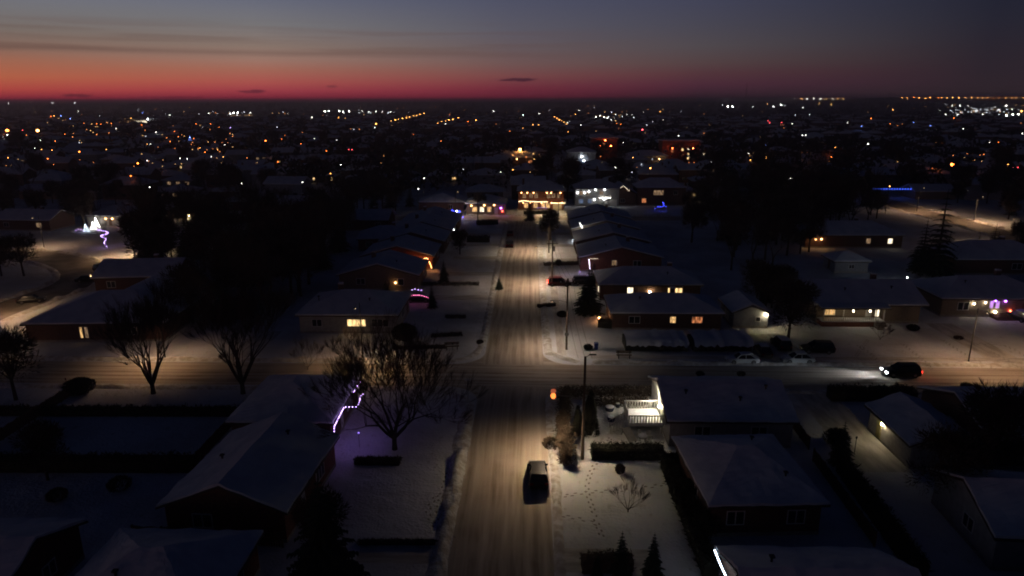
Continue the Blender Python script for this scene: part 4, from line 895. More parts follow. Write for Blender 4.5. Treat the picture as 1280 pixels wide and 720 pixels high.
# ------------------------------------------------------------------ vehicles
def make_car(label, kind, x, y, heading, paint, lit=False, snowy=False, group='cars in the streets and driveways', tails=None):
    """heading: direction the nose points, degrees from +x"""
    root = empty('suv' if kind == 'suv' else 'car', (x, y, .02), R(heading)); tag(root, label, 'car', group)
    L_, Wd, Hb, Hr = (4.75, 1.90, 1.02, 1.72) if kind == 'suv' else (4.6, 1.80, .88, 1.42)
    # body: cross sections along the length
    secs = [(-L_/2, .78, .42, Hb*.80), (-L_/2+.10, .93, .26, Hb*.97), (-L_/2+.55, 1.0, .20, Hb), (-.9, 1.0, .19, Hb), (.55, 1.0, .19, Hb), (1.25, .99, .19, Hb*.96), (L_/2-.45, .96, .20, Hb*.86), (L_/2-.10, .87, .24, Hb*.72), (L_/2, .72, .34, Hb*.58)]
    b = MB(); vs2 = []
    for (xx, wf, z0, z1) in secs:
        hw = Wd/2*wf; r = .09
        for (yy, zz) in ((-hw+.05, z0), (-hw, z0+.12), (-hw, z1-r*2.2), (-hw+.06, z1-r*.7), (-hw+.2, z1), (hw-.2, z1), (hw-.06, z1-r*.7), (hw, z1-r*2.2), (hw, z0+.12), (hw-.05, z0)): vs2.append((xx, yy, zz))
    k = 10; n = len(secs)
    b.add(vs2, [(i*k+j, i*k+(j+1) % k, (i+1)*k+(j+1) % k, (i+1)*k+j) for i in range(n-1) for j in range(k)]+[tuple(range(k-1, -1, -1)), tuple((n-1)*k+j for j in range(k))])
    for xx in (-L_*.30, L_*.30):   # wheel arch lips
        for sd in (-1, 1): b.tube([(xx+.40*math.cos(a), sd*(Wd/2-.02), .33+.40*math.sin(a)) for a in [math.pi*q/8 for q in range(9)]], .035, 4)
    b.build('body', paint, root, smooth=False)
    if kind == 'suv': base, top = [(-L_/2+.12, Hb), (L_*.235, Hb*.98)], [(-L_/2+.42, Hr), (L_*.06, Hr)]
    else: base, top = [(-L_/2+.55, Hb), (L_*.24, Hb*.97)], [(-L_*.22, Hr), (L_*.07, Hr)]
    hw, tw_ = Wd/2-.10, Wd/2-.30
    g_ = MB(); v = [(base[0][0], -hw, base[0][1]-.03), (base[1][0], -hw, base[1][1]-.03), (base[1][0], hw, base[1][1]-.03), (base[0][0], hw, base[0][1]-.03), (top[0][0], -tw_, Hr-.07), (top[1][0], -tw_, Hr-.07), (top[1][0], tw_, Hr-.07), (top[0][0], tw_, Hr-.07)]
    g_.add(v, [(0, 3, 2, 1), (4, 5, 6, 7), (0, 1, 5, 4), (1, 2, 6, 5), (2, 3, 7, 6), (3, 0, 4, 7)]); g_.build('windows', glassd, root)
    r_ = MB(); e = .03
    def q(i, t, o=.012): 
        a, c = Vector(v[i]), Vector(v[i+4]); p_ = a.lerp(c, t); return p_+Vector((0, math.copysign(o, p_.y), 0))
    r_.box(top[0][0]-.02, -tw_-.02, Hr-.07, top[1][0]+.02, tw_+.02, Hr-.02)
    r_.box(top[0][0]+.12, -tw_+.10, Hr-.02, top[1][0]-.12, tw_-.10, Hr+.01)
    for i in range(4): r_.tube([q(i, 0), q(i, 1)], .045, 5)
    mx = .05
    for sd in (-1, 1): r_.tube([(mx-.35, sd*(hw+.005), Hb-.02), (mx-.38, sd*(tw_+.005), Hr-.06)], .045, 5)
    r_.build('roof', paint, root)
    if snowy:
        c = MB(); c.box(top[0][0], -tw_, Hr+.012, top[1][0], tw_, Hr+.10); c.box(base[1][0]+.15, -hw+.1, Hb*.98, L_/2-.5, hw-.1, Hb*.98+.06); c.build('snow_cover', roofsnow, root)
    for xx in (-L_*.30, L_*.30):
        for sd in (-1, 1):
            w_ = empty('wheel'); w_.parent = root
            t = MB(); t.tube([(xx, sd*(Wd/2-.24), .33), (xx, sd*(Wd/2+.005), .33)], .34, 16); t.build('tyre', rubber, w_)
            t = MB(); t.tube([(xx, sd*(Wd/2+.006), .33), (xx, sd*(Wd/2+.03), .33)], [.22, .18], 12); t.build('rim', metal, w_)
    for sd in (-1, 1):
        t = MB(); t.box(L_/2-.16, sd*Wd*.34-.19, Hb*.60, L_/2-.03, sd*Wd*.34+.19, Hb*.74); t.build('headlight', glow('headlight_on', (.85, .95, 1), 45) if lit else mat('headlight_off', (.5, .5, .5), rough=.15), root)
        t = MB(); t.box(-L_/2-.02, sd*Wd*.36-.15, Hb*.70, -L_/2+.12, sd*Wd*.36+.15, Hb*.90); t.build('taillight', (tails or glow('taillight_on', (1, .03, .02), 12)) if (lit or tails) else mat('taillight_off', (.25, .01, .01), rough=.2), root)
        t = MB(); t.box(.78, sd*(Wd/2-.05)-.12, Hb-.02, .93, sd*(Wd/2-.05)+.12, Hb+.13); t.build('mirror', paint, root)
    t = MB(); t.box(L_/2-.05, -.3, Hb*.38, L_/2+.012, .3, Hb*.52); t.build('grille', dark, root)
    if lit:
        for sd in (-.6, .6):
            l = bpy.data.lights.new('headlight_beam', 'SPOT'); l.energy = 1400; l.color = (.85, .93, 1); l.spot_size = R(44); l.spot_blend = .8; l.shadow_soft_size = .08
            o = bpy.data.objects.new('headlight_beam', l); col.objects.link(o); o.parent = root; o.location = (L_/2+.05, sd, .62); o.rotation_euler = (R(82), 0, R(-94))
    return root
black = mat('black_paint', (.010, .010, .012), rough=.30, spec=.25); darkg = mat('dark_green_paint', (.02, .028, .022), rough=.3, spec=.5)
whitep = mat('white_paint', (.62, .66, .70), rough=.3, spec=.5); silver = mat('silver_paint', (.55, .58, .60), rough=.3); redp = mat('maroon_paint', (.10, .012, .012), rough=.3)
make_car('dark car driving up the near street, seen from above', 'suv', .95, 60.0, 92, black)
make_car('dark moving car with blazing headlight and red tail lights on the cross street', 'suv', 50.3, 87.2, 180, black, lit=True)
make_car('small white car parked on the cross street, left of the two', 'car', 30.3, 91.6, 180, whitep)
make_car('pale silver car parked on the cross street beside the dark van', 'car', 38.2, 91.9, 180, silver, snowy=True)
make_car('dark parked vehicle behind the pale silver car', 'suv', 42.6, 96.0, 175, black)
make_car('dark car in the driveway below the dark parked vehicle', 'suv', 38.0, 98.0, 90, black, snowy=True)
make_car('dark snow-dusted car beside the white parked one', 'car', 34.4, 95.2, 88, darkg, snowy=True)
make_car('maroon car with red tail lights glowing across the east driveway', 'suv', 6.1, 133.2, 0, redp, tails=glow('taillight_bright', (1, .06, .04), 20))
make_car('black car nose-in behind the maroon one on the east driveway', 'suv', 11.2, 134.2, 3, black)
make_car('dark car parked at the left kerb far up the street', 'suv', -5.0, 171.0, 90, black)
make_car('small dark car ahead of the other at the far left kerb', 'car', -5.2, 186.0, 90, redp)
make_car('dark vehicle parked at the bend of the crescent', 'suv', -93.8, 144.5, 60, black)
make_car('dark car below the bend of the crescent', 'car', -91.5, 134.8, 20, black)
make_car('dark car in the lower arm of the crescent', 'car', *at(40, 378), 25, black)
make_car('low dark car outlined by pink and violet fairy lights', 'car', *at(523, 377), 5, black)
make_car('tall white car in the floodlit gap between the right houses', 'suv', *at(1138, 366), 80, whitep)
make_car('dark car with snowy rear at the far right edge', 'suv', *at(1273, 400), 100, black, snowy=True)

# ------------------------------------------------------------------ Christmas lights
def light_string(label, pts, m, step=.28, r=.045, wire=.014, name='light_string', jitter=0, group=None):
    b = MB(); pts = [Vector(p) for p in pts]; b.tube(pts, wire, 4, 1)
    for i in range(len(pts)-1):
        n_ = max(1, int((pts[i+1]-pts[i]).length/step))
        for k in range(n_):
            p_ = pts[i].lerp(pts[i+1], (k+.5)/n_)+Vector([random.uniform(-jitter, jitter) for _ in range(3)]); b.ball(p_, r, 0, 5, 4)
    return tag(b.build(name, [m, dark]), label, 'string lights', group)
violet = glow('violet_bulbs', (.60, .36, 1), 16); icy = glow('icy_bulbs', (.62, .80, 1), 13); warmb = glow('warm_bulbs', (1, .62, .28), 18); redb = glow('red_bulbs', (1, .16, .05), 24); whiteb = glow('white_bulbs', (1, .93, .85), 22); blueb = glow('blue_bulbs', (.05, .07, 1), 9); pinkb = glow('pink_bulbs', (1, .18, .45), 12); amberb = glow('amber_bulbs', (1, .42, .12), 30); coolb = glow('cool_white_bulbs', (.7, .85, 1), 9)
e = 3.42
light_string('violet fairy lights zigzagging along the near eave of the corner house', [P(418.5, 548, e-.4), P(417.5, 534, e), P(430, 509, e), P(447, 508.5, e), P(449, 503, e), P(451, 494, e), P(457, 491.5, e)], violet, .36, .045)
light_string('short slanting run of violet lights above the longer zigzag', [P(441.5, 491, 3.9), P(452, 474, 3.5)], violet, .36, .045)
light_string('icy blue-white light string on the eave at the bottom right', [P(893, 687, 3.4), P(897, 697, 3.3), P(902, 709, 3.45), P(909, 724, 3.35)], icy, .14, .06)
# snow lit purple under the zigzag lights: an added lamp gives the violet wash
def flood(label, x, y, z, m, r, power, c, name='garden_floodlight'):
    b = MB(); b.tube([(x, y, 0), (x, y, z)], .02, 5, 1); b.ball((x, y, z+r), r, 0, 8, 6); tag(b.build(name, [m, dark]), label, 'garden light')
    if power:
        l = bpy.data.lights.new('flood_light', 'POINT'); l.energy = power; l.color = c; l.shadow_soft_size = r; o = bpy.data.objects.new('flood_light', l); col.objects.link(o); o.location = (x, y, z+r*2+.1)
flood('added violet lamp washing the snow beside the corner house', -18.2, 66.0, 1.6, glow('added_violet_lamp', (.35, .2, 1), 2), .1, 26, (.38, .22, 1))
# red glowing arch by the west bungalow
a = P(538, 337); a = Vector((a.x*145.0/a.y, 145.0, 0)); light_string('blazing red and amber lights wrapped round the west porch', [(a.x-2.6, a.y, 2.2), (a.x-1.6, a.y, 2.7), (a.x-.6, a.y, 2.9), (a.x-.1, a.y, 1.9), (a.x+.3, a.y, .6)], amberb, .3, .07)
light_string('dull red lights on the porch wall beside the blazing ones', [(a.x-3.4, a.y+.1, 1.0), (a.x-3.2, a.y+.1, 2.3), (a.x-1.2, a.y+.1, 1.4), (a.x-.8, a.y+.1, 2.6)], redb, .3, .06)
a = P(523, 377)
light_string('pink fairy lights tracing the roofline of the low dark car', [(a.x-2.3, a.y-.9, 1.2), (a.x-1.2, a.y-.9, 1.5), (a.x+.6, a.y-.9, 1.5), (a.x+1.9, a.y-.9, 1.1), (a.x+2.5, a.y-.9, .6)], pinkb, .35, .055)
light_string('violet lights heaped above the pink outlined car', [(a.x-1.5, a.y+.8, 1.9), (a.x-.4, a.y+.8, 2.3), (a.x+.2, a.y+.8, 1.8), (a.x+.8, a.y+.8, 2.1)], violet, .4, .05)
# far head of the street
a = P(572, 273); light_string('tangle of deep blue lights by the far left corner', [(a.x-2.2, a.y, 2.5), (a.x-.5, a.y, 2.0), (a.x+1.0, a.y, 2.6), (a.x+.3, a.y-.5, 1.0), (a.x+1.8, a.y-.5, .4)], blueb, .5, .17, jitter=.25); flood('added blue lamp tinting the snow by the far left corner', a.x+.5, a.y-1, .8, glow('added_blue_lamp', (.04, .05, 1), 8), .18, 160, (.06, .08, 1))  # blue lamp added to strengthen the glow around the blue bulbs
for q, (px, py) in enumerate(((571, 264), (567, 269.5))):
    c = P(px, py, 2.2); flood(('upper' if q == 0 else 'lower')+' white lamp beside the deep blue lights', c.x, c.y, 2.0, porch_cool, .2, 0, None)
light_string('cream lights along the porch roof of the gold-lit brick house', [(-3.6, 229.6, 3.2), (-1.8, 229.6, 3.5), (-.6, 229.6, 3.3), (2.0, 229.6, 3.1), (6.2, 229.6, 3.1)], glow('cream_bulbs', (1, .72, .38), 12), .25, .09)
light_string('cream lights above the garage of the gold-lit brick house', [(7.2, 229.9, 2.65), (12.1, 229.9, 2.65)], MATS['cream_bulbs'], .25, .09)
light_string('violet lights on the shrubs by the gold-lit brick house', [(2.5, 228.5, 1.2), (4.5, 228.5, 1.4), (6, 228.5, 1.0)], glow('dim_violet_bulbs', (.3, .2, 1), 3), .5, .08)
light_string('white lights under the balcony of the floodlit grey house', [(24.5, 240.3, 3.0), (28.6, 240.3, 3.0)], whiteb, .4, .1)
a = P(779, 236, 6); light_string('thin white lights outlining a gable peak beyond the floodlit house', [(a.x-2.3, a.y, 5.2), (a.x, a.y, 7.0), (a.x+2.3, a.y, 5.2)], glow('soft_white_bulbs', (1, .85, .6), 5), .4, .08)
house('bungalow', 'dark house whose gable peak is traced in thin white lights', a.x, a.y+5.6, 9, 10.8, 4.2, 2.9, 'y', 'gable', brick, [('S', 0, 1.8, 1.5, 1.2, 'off')], [('S', 3, 1, 2.1, browndoor)])
a = P(826, 264); light_string('bright blue lights scribbled over a shrub before the dark house', [(a.x-2, a.y, .8), (a.x-.7, a.y, 1.8), (a.x+.2, a.y, 1.2), (a.x+1.0, a.y, 2.8), (a.x+.3, a.y, 3.0), (a.x+1.6, a.y, 1.5)], blueb, .45, .09, jitter=.2)
def lit_cone(label, x, y, h, r, m, n=60, group=None):
    b = MB(); b.tube([(x, y, 0), (x, y, h)], .03, 5, 1); pts = []
    for i in range(n):
        t = i/n; aa = t*6.283*5; pts.append((x+r*(1-t)*math.cos(aa), y+r*(1-t)*math.sin(aa), .1+h*t))
    b.tube(pts, .015, 3, 1)
    for p_ in pts: b.ball(p_, .055, 0, 5, 4)
    tag(b.build('lit_cone_tree', [m, dark]), label, 'lit tree', group)
for (px, py, h, r, m, lb) in ((108, 290, 2.2, .8, coolb, 'white lit cone tree, left of the three by the crescent'), (117, 287, 2.2, .8, whiteb, 'white lit cone tree, middle of the three by the crescent'), (121, 284, 2.8, .9, whiteb, 'white lit cone tree, right of the three by the crescent'),
    (718, 303, 2.0, .6, coolb, 'small white lit figure beside the string-lit porch'), (872, 258, 4.0, 1.0, glow('cream_cone', (1, .8, .5), 5), 'slim cream lit tree right of the blue lights')):
    c = P(px, py); lit_cone(lb, c.x, c.y, h, r, m)
c = P(133, 310); tt = bare_tree(61, 6, 4, .8, 1.8, 3, .4, .14); tree('bare_tree', tt, c.x, c.y, 1, 'bare tree wrapped in violet lights by the crescent')
light_string('violet-white lights wound up the tree trunk by the crescent', [(c.x+math.cos(k*.9)*(.25+.13*max(0, k-6)), c.y+math.sin(k*.9)*.3-.2, .3+k*.26) for k in range(19)], violet, .3, .07)
c = P(100, 290); light_string('violet lights low on the snow left of the lit cone trees', [(c.x-1.5, c.y, .3), (c.x, c.y, .9), (c.x+1.5, c.y, .2)], violet, .6, .06)
# string-lit porch on the east row
c = P(722, 302); light_string('white lights running up the porch gable of an east bungalow', [(c.x-.8, c.y, 2.6), (c.x+.9, c.y, 2.2), (c.x+2.0, c.y, 2.2), (c.x+.4, c.y, 5.0)], whiteb, .3, .08)
c = P(738, 342); light_string('white lights hanging down the corner of an east bungalow porch', [(c.x-.4, c.y, 3.2), (c.x-.2, c.y, 1.6), (c.x-.1, c.y, .9)], glow('lilac_bulbs', (.85, .75, 1), 16), .25, .06)
light_string('dim white lights along the eave beside the hanging ones', [(c.x-.2, c.y, 3.3), (c.x+1.5, c.y, 3.3)], MATS['soft_white_bulbs'], .25, .05)
flood('violet lamp at the foot of the hanging porch lights', c.x-2.5, c.y-2, .8, glow('lilac_flood', (.4, .25, 1), 3), .1, 60, (.42, .3, 1))
c = P(749, 402.5); flood('warm ground lamp glowing on snow beside the long low house', c.x, c.y, .5, glow('ground_lamp', (1, .42, .14), 60), .16, 25, (1, .45, .2))
light_string('tiny white bulbs along the eave of the small shed', [(66, 144.1, 2.5), (72.5, 144.1, 2.5)], glow('tiny_bulbs', (1, .9, .7), 6), .7, .07)
# light in the gap between the two right houses
c = P(1140, 365); flood('cold white yard lamp between the two houses on the right', c.x-.5, c.y+1.5, 2.4, porch_cool, .1, 260, (.92, .95, 1))
c = P(1150, 238, 3); light_string('long blue light strip on a far building at the right', [(c.x-22, c.y, 3.5), (c.x+8, c.y, 3.5)], glow('blue_strip', (.05, .12, 1), 1.6), 1, .3)
c = P(491, 240); light_string('faint teal lights hung in a far bare tree', [(c.x-4, c.y, 4), (c.x-1, c.y, 3), (c.x, c.y, 1), (c.x+3, c.y, 5), (c.x+6, c.y, 5)], glow('teal_bulbs', (.15, .5, .7), 2.2), 1.3, .18, jitter=.8)

# ------------------------------------------------------------------ the corner yard: deck, furniture, bins
l = bpy.data.lights.new('wall_lamp', 'POINT'); l.energy = 330; l.color = (1, .88, .68); l.shadow_soft_size = .12; o = bpy.data.objects.new('wall_lamp', l); col.objects.link(o); o.location = (13.9, 73.2, 3.3)
dk = empty('deck', (0, 0, 0)); tag(dk, 'lit white-railed deck against the corner house', 'deck')
DX0, DX1, DY0, DY1, DZ = 11.2, 15.0, 69.7, 73.6, 1.15
b = MB(); b.box(DX0, DY0, DZ-.2, DX1, DY1, DZ); b.build('platform', whitetrim, dk)
b = MB(); b.box(DX0+.05, DY0+.05, DZ+.003, DX1-.02, DY1-.05, DZ+.10); b.build('snow_layer', roofsnow, dk)
for (xa, ya, xb, yb) in ((DX0, DY0, DX1, DY0), (DX0, DY1, DX1, DY1), (DX0, DY0+1.3, DX0, DY1)):
    r_ = MB(); L_ = math.hypot(xb-xa, yb-ya); ux, uy = (xb-xa)/L_, (yb-ya)/L_
    r_.box(min(xa, xb)-.04, min(ya, yb)-.04, DZ+.98, max(xa, xb)+.04, max(ya, yb)+.04, DZ+1.06); r_.box(min(xa, xb)-.03, min(ya, yb)-.03, DZ+.12, max(xa, xb)+.03, max(ya, yb)+.03, DZ+.18)
    n_ = int(L_/.30)
    rl_ = r_.build('railing', whitetrim, dk)
    for k in range(n_+1):
        xx, yy = xa+ux*L_*k/n_, ya+uy*L_*k/n_; s_ = MB(); s_.box(xx-.055, yy-.04, DZ+.18, xx+.055, yy+.04, DZ+.98); s_.build('baluster', whitetrim, rl_)
    s_ = MB(); s_.box(min(xa, xb)-.05, min(ya, yb)-.05, DZ+1.063, max(xa, xb)+.05, max(ya, yb)+.05, DZ+1.12); s_.build('snow_cap', roofsnow, rl_)
for (xx, yy) in ((DX0+.1, DY0+.1), (DX1-.1, DY0+.1), (DX0+.1, DY1-.1)):
    b = MB(); b.box(xx-.07, yy-.07, 0, xx+.07, yy+.07, DZ-.2); b.build('post', whitetrim, dk)
stp = MB()
for k in range(6): stp.box(DX0-.35*(k+1), DY0+.05, DZ-.19*(k+1)-.05, DX0-.35*k, DY0+1.2, DZ-.19*(k+1)+.03)
stp.build('stairs', whitetrim, dk)
for yy in (DY0, DY0+1.25):
    s_ = MB(); s_.tube([(DX0, yy, DZ+1.0), (DX0-2.15, yy, .95)], .045, 5)
    for k in range(7): s_.tube([(DX0-.33*k, yy, DZ-.17*k+.02), (DX0-.33*k, yy, DZ+1.0-.17*k)], .03, 4)
    s_.build('stair_rail', whitetrim, dk)
def patio_table(label, x, y):
    r_ = empty('patio_table', (x, y, 0)); tag(r_, label, 'table')
    b = MB(); b.tube([(0, 0, .68), (0, 0, .73)], .55, 16); b.build('tabletop', metal, r_); b = MB(); b.tube([(0, 0, .733), (0, 0, .84), (0, 0, .90)], [.54, .50, .3], 16); b.build('snow_cap', roofsnow, r_)
    for k in range(4): a_ = math.pi/4+k*math.pi/2; b = MB(); b.tube([(.45*math.cos(a_), .45*math.sin(a_), 0), (.35*math.cos(a_), .35*math.sin(a_), .68)], .025, 5); b.build('leg', metal, r_)
patio_table('round patio table under a snow cap below the deck', *at(803, 553))
patio_table('second snowy patio table at the corner of the black hedge', *at(820, 560))
def chair(label, x, y, rz, tilt=0):
    r_ = empty('garden_chair', (x, y, 0), R(rz)); r_.rotation_euler.x = R(tilt); tag(r_, label, 'chair')
    b = MB(); b.box(-.25, -.25, .40, .25, .25, .45); b.build('seat', whitetrim, r_); b = MB(); b.box(-.25, .22, .45, .25, .27, .95); b.build('backrest', whitetrim, r_)
    for sx in (-.22, .22):
        for sy in (-.22, .22): b = MB(); b.box(sx-.025, sy-.025, 0, sx+.025, sy+.025, .4); b.build('leg', whitetrim, r_)
chair('white garden chair between the snowy patio tables', *at(812, 549), 20); chair('white garden chair at the deck post', *at(797, 547), -60)
# upturned table leaning in the snow
tb = empty('leaning_board', (*at(786, 548), .0), R(25)); tag(tb, 'pale board leaning in the snow at the foot of the deck stairs', 'board')
b = MB(); b.add([(-.5, -.9, .05), (.5, -.9, .05), (.5, .7, 1.0), (-.5, .7, 1.0), (-.5, -.86, -.02), (.5, -.86, -.02), (.5, .76, .92), (-.5, .76, .92)], [(0, 1, 2, 3), (7, 6, 5, 4), (0, 4, 5, 1), (1, 5, 6, 2), (2, 6, 7, 3), (3, 7, 4, 0)]); b.build('panel', siding, tb)
b = MB(); b.tube([(-.3, .6, .88), (-.3, 1.1, 0)], .03, 5); b.tube([(.3, .6, .88), (.3, 1.1, 0)], .03, 5); b.build('stand', metal, tb)
def planter(label, x, y, r):
    r_ = empty('planter', (x, y, 0)); tag(r_, label, 'planter'); b = MB(); b.tube([(0, 0, 0), (0, 0, .5)], [r*.75, r], 14); b.build('pot', mat('blue_grey_pot', (.07, .09, .15), rough=.6), r_); b = MB(); b.tube([(0, 0, .47), (0, 0, .56), (0, 0, .6)], [r*.95, r*.8, r*.3], 14); b.build('snow_cap', roofsnow, r_)
planter('dark round planter in the middle of the corner yard', *at(762, 513), .62); planter('dark planter nearer the hedge in the corner yard', *at(764, 526), .5); planter('small planter beside the deck stairs', *at(772, 509), .3)
def bin_(label, x, y, m):
    r_ = empty('wheeled_bin', (x, y, 0)); tag(r_, label, 'bin'); b = MB(); b.add([(-.25, -.28, .08), (.25, -.28, .08), (.25, .28, .08), (-.25, .28, .08), (-.3, -.34, 1.0), (.3, -.34, 1.0), (.3, .34, 1.0), (-.3, .34, 1.0)], [(0, 3, 2, 1), (4, 5, 6, 7), (0, 1, 5, 4), (1, 2, 6, 5), (2, 3, 7, 6), (3, 0, 4, 7)]); b.build('body', m, r_)
    b = MB(); b.box(-.32, -.36, 1.002, .32, .38, 1.07); b.build('lid', m, r_)
    for sx in (-.27, .27): b = MB(); b.tube([(sx-.03, .28, .1), (sx+.03, .28, .1)], .1, 10); b.build('wheel', rubber, r_)
bin_('blue wheeled bin lying in the lamplight on the far corner', *at(745, 437), plastic_blue); bin_('pale bin beside the steps of the buff brick house', *at(1107, 418), whitetrim)
def bench(label, x, y, rz=0):
    r_ = empty('bench', (x, y, 0), R(rz)); tag(r_, label, 'bench'); b = MB()
    for k in range(4): b.box(-1.1, -.25+k*.13, .52, 1.1, -.14+k*.13, .57)
    b.build('seat', wood, r_); b = MB()
    for k in range(3): b.box(-1.1, .30, .68+k*.15, 1.1, .34, .79+k*.15)
    b.build('backrest', wood, r_)
    for sx in (-.8, .8): b = MB(); b.box(sx-.04, -.25, 0, sx+.04, .3, .515); b.box(sx-.04, .26, .515, sx+.04, .298, 1.1); b.build('leg', dark, r_)
bench('dark wooden bench on the verge by the cross street', *at(780, 448)); bench('low dark bench behind the left corner hedge', *at(565, 437), 10)
# posts and markers
def post(label, x, y, h, m=dark, top=None, name='marker_post'):
    b = MB(); b.tube([(x, y, 0), (x, y, h)], [.04, .03], 6); b.box(x-.09, y-.02, h-.25, x+.09, y+.02, h); tag(b.build(name, m), label, 'post')
post('thin dark post on the lit garage driveway', *at(1068, 566), 1.9); post('short post by the cross street left of the crossing', *at(566, 437), 1.1)
post('dark marker by the left verge of the cross street', *at(84, 485), 1.4, redp); post('left of two verge posts by the far right road', *at(1257, 313), 2.6); post('right of two verge posts by the far right road', *at(1263, 313), 2.2)
post('slim post beside the pale bin', *at(1112, 418), 1.6, metal)
st_ = empty('street_sign', (*at(585, 500), 0)); tag(st_, 'street name sign post on the near left corner', 'sign')
b = MB(); b.tube([(0, 0, 0), (0, 0, 2.9)], .035, 6); b.build('post', metal, st_); b = MB(); b.box(-.35, -.02, 2.6, .35, .02, 2.85); b.build('plate', whitetrim, st_)
b = MB(); c = P(707, 419, 4.2); 
sp = empty('round_sign', (x1, y1-.2, 0)); tag(sp, 'pale round plate fixed to the corner utility pole', 'sign'); b.tube([(0, -.02, 2.5), (0, .02, 2.5)], .32, 16); b.build('plate', metal, sp)
# fences
def fence(label, x0_, y0_, x1_, y1_, h=1.4, m=wood):
    r_ = empty('fence', (0, 0, 0)); tag(r_, label, 'fence'); L_ = math.hypot(x1_-x0_, y1_-y0_); n_ = max(2, int(L_/2.4)); dx, dy = (x1_-x0_)/L_, (y1_-y0_)/L_
    b = MB()
    for k in range(3): z = .3+k*(h-.5)/2; b.tube([(x0_, y0_, z), (x1_, y1_, z)], .05, 4)
    b.build('rails', m, r_)
    b = MB(); k = 0
    while k*.22 < L_: q_ = k*.22; b.box(x0_+dx*q_-.06, y0_+dy*q_-.06, .1, x0_+dx*q_+.06, y0_+dy*q_+.06, h*(1+.03*math.sin(k))); k += 1
    b.build('boards', m, r_)
    for k in range(n_+1): b = MB(); a_ = L_*k/n_; b.box(x0_+dx*a_-.07, y0_+dy*a_-.07, 0, x0_+dx*a_+.07, y0_+dy*a_+.07, h+.1); b.build('post', m, r_)
fence('wooden yard fence beside the second near right house', 28.9, 50, 29.4, 64); fence('fence across the back of the lit garage yard', 45.5, 60, 60, 60.4); fence('fence behind the hedge of the wide corner roof', 29.9, 66.5, 30.2, 79.0)
fence('wooden fence between the lower left gardens', -33.5, 49.5, -20.5, 48.8); fence('dark fence along the left back yards', -34, 62, -34, 79); fence('long board fence between the left yards', -58, 62, -58, 79)

# ------------------------------------------------------------------ the town beyond
rnd = random.Random(99)
def simple_house_meshes(w, d, ez, rh, ax, kind, wm_, lit, seed):
    wb = MB(); wb.box(-w/2, -d/2, 0, w/2, d/2, ez)
    rb = MB(); po = roof_polys(w, d, ez, rh, ax, kind, .5); rb.slab(po, -.02, .35, 0)
    if kind == 'gable':
        if ax == 'y': wb.add([(-w/2, -d/2, ez), (w/2, -d/2, ez), (0, -d/2, ez+rh*.93), (-w/2, d/2, ez), (w/2, d/2, ez), (0, d/2, ez+rh*.93)], [(0, 1, 2), (5, 4, 3)])
        else: wb.add([(-w/2, -d/2, ez), (-w/2, d/2, ez), (-w/2, 0, ez+rh*.93), (w/2, -d/2, ez), (w/2, d/2, ez), (w/2, 0, ez+rh*.93)], [(2, 1, 0), (3, 4, 5)])
    r = random.Random(seed); wins_ = []
    for u in (-w*.3, 0, w*.3):
        x = MB(); x.box(u-.8, -d/2-.05, 1.1, u+.8, -d/2-.003, 2.3); wins_.append((x.mesh('window', [WIN[lit] if r.random() < .45 and lit != 'off' else glassd])))
    c = MB(); c.box(w*.2-.35, -.3, ez, w*.2+.35, .3, ez+rh+.8)
    return wb.mesh('wall', [wm_]), rb.mesh('roof', [roofsnow]), c.mesh('chimney', [brick]), wins_
farwarm = ['off', 'off', 'warm', 'off', 'dim', 'white', 'orange', 'off', 'gold', 'off']
FP = [simple_house_meshes(rnd.uniform(12, 16), rnd.uniform(9, 11), rnd.choice((2.9, 2.9, 5.6)), rnd.uniform(1.9, 2.6), rnd.choice('xy'), rnd.choice(('hip', 'gable')), rnd.choice((brick, siding, buff, greysiding)), farwarm[i], i) for i in range(10)]
FLAB = {'off': 'dark snow-roofed house among the distant blocks', 'warm': 'distant snow-roofed house with warm windows', 'dim': 'distant snow-roofed house with faint windows', 'white': 'distant snow-roofed house with white-lit windows', 'orange': 'distant snow-roofed house with dull orange windows', 'gold': 'distant snow-roofed house with golden windows'}
FARH = []
def far_house(x, y, i, rz):
    wm_, rm, cm, wi = FP[i]; r_ = empty('house', (x, y, 0), rz); tag(r_, FLAB[farwarm[i]], 'house', 'distant houses, '+farwarm[i]+' windows'); link('wall', wm_, r_); ro = link('roof', rm, r_); link('chimney', cm, ro)
    for w_ in wi: link('window', w_, r_)
    FARH.append((x, y))
cells = []
row = 0; y = 262.0
while y < 620:
    wv = 25+y*.80
    for k in range(int(-wv/19), int(wv/19)+1):
        x = k*19+rnd.uniform(-3, 3); yy = y+rnd.uniform(-2, 2)
        if any((x-a)**2+(yy-b_)**2 < 280 for a, b_ in HOUSES) or on_road(x, yy): continue
        if y < 300 and (-110 < x < -30 or 40 < x < 150) and rnd.random() < .6: continue
        pxx = 662+853*x/yy
        if 700 < pxx < 905 and 385 < yy < 470 or 625 < pxx < 690 and 330 < yy < 400: continue
        cells.append((x, yy))
    y += 20 if row % 2 else 36
    row += 1
rnd.shuffle(cells); near_c = sorted(cells, key=lambda c: c[1]+rnd.uniform(0, 220))
for x, yy in near_c[:262]: far_house(x, yy, rnd.randrange(10), rnd.uniform(-.12, .12)+(math.pi if rnd.random() < .3 else 0))
rest = near_c[262:]
y = 630.0
while y < 1500:
    wv = 60+y*.8
    for _ in range(int(wv/16)): rest.append((rnd.uniform(-wv, wv), y+rnd.uniform(-12, 12)))
    y += 34
b = MB()
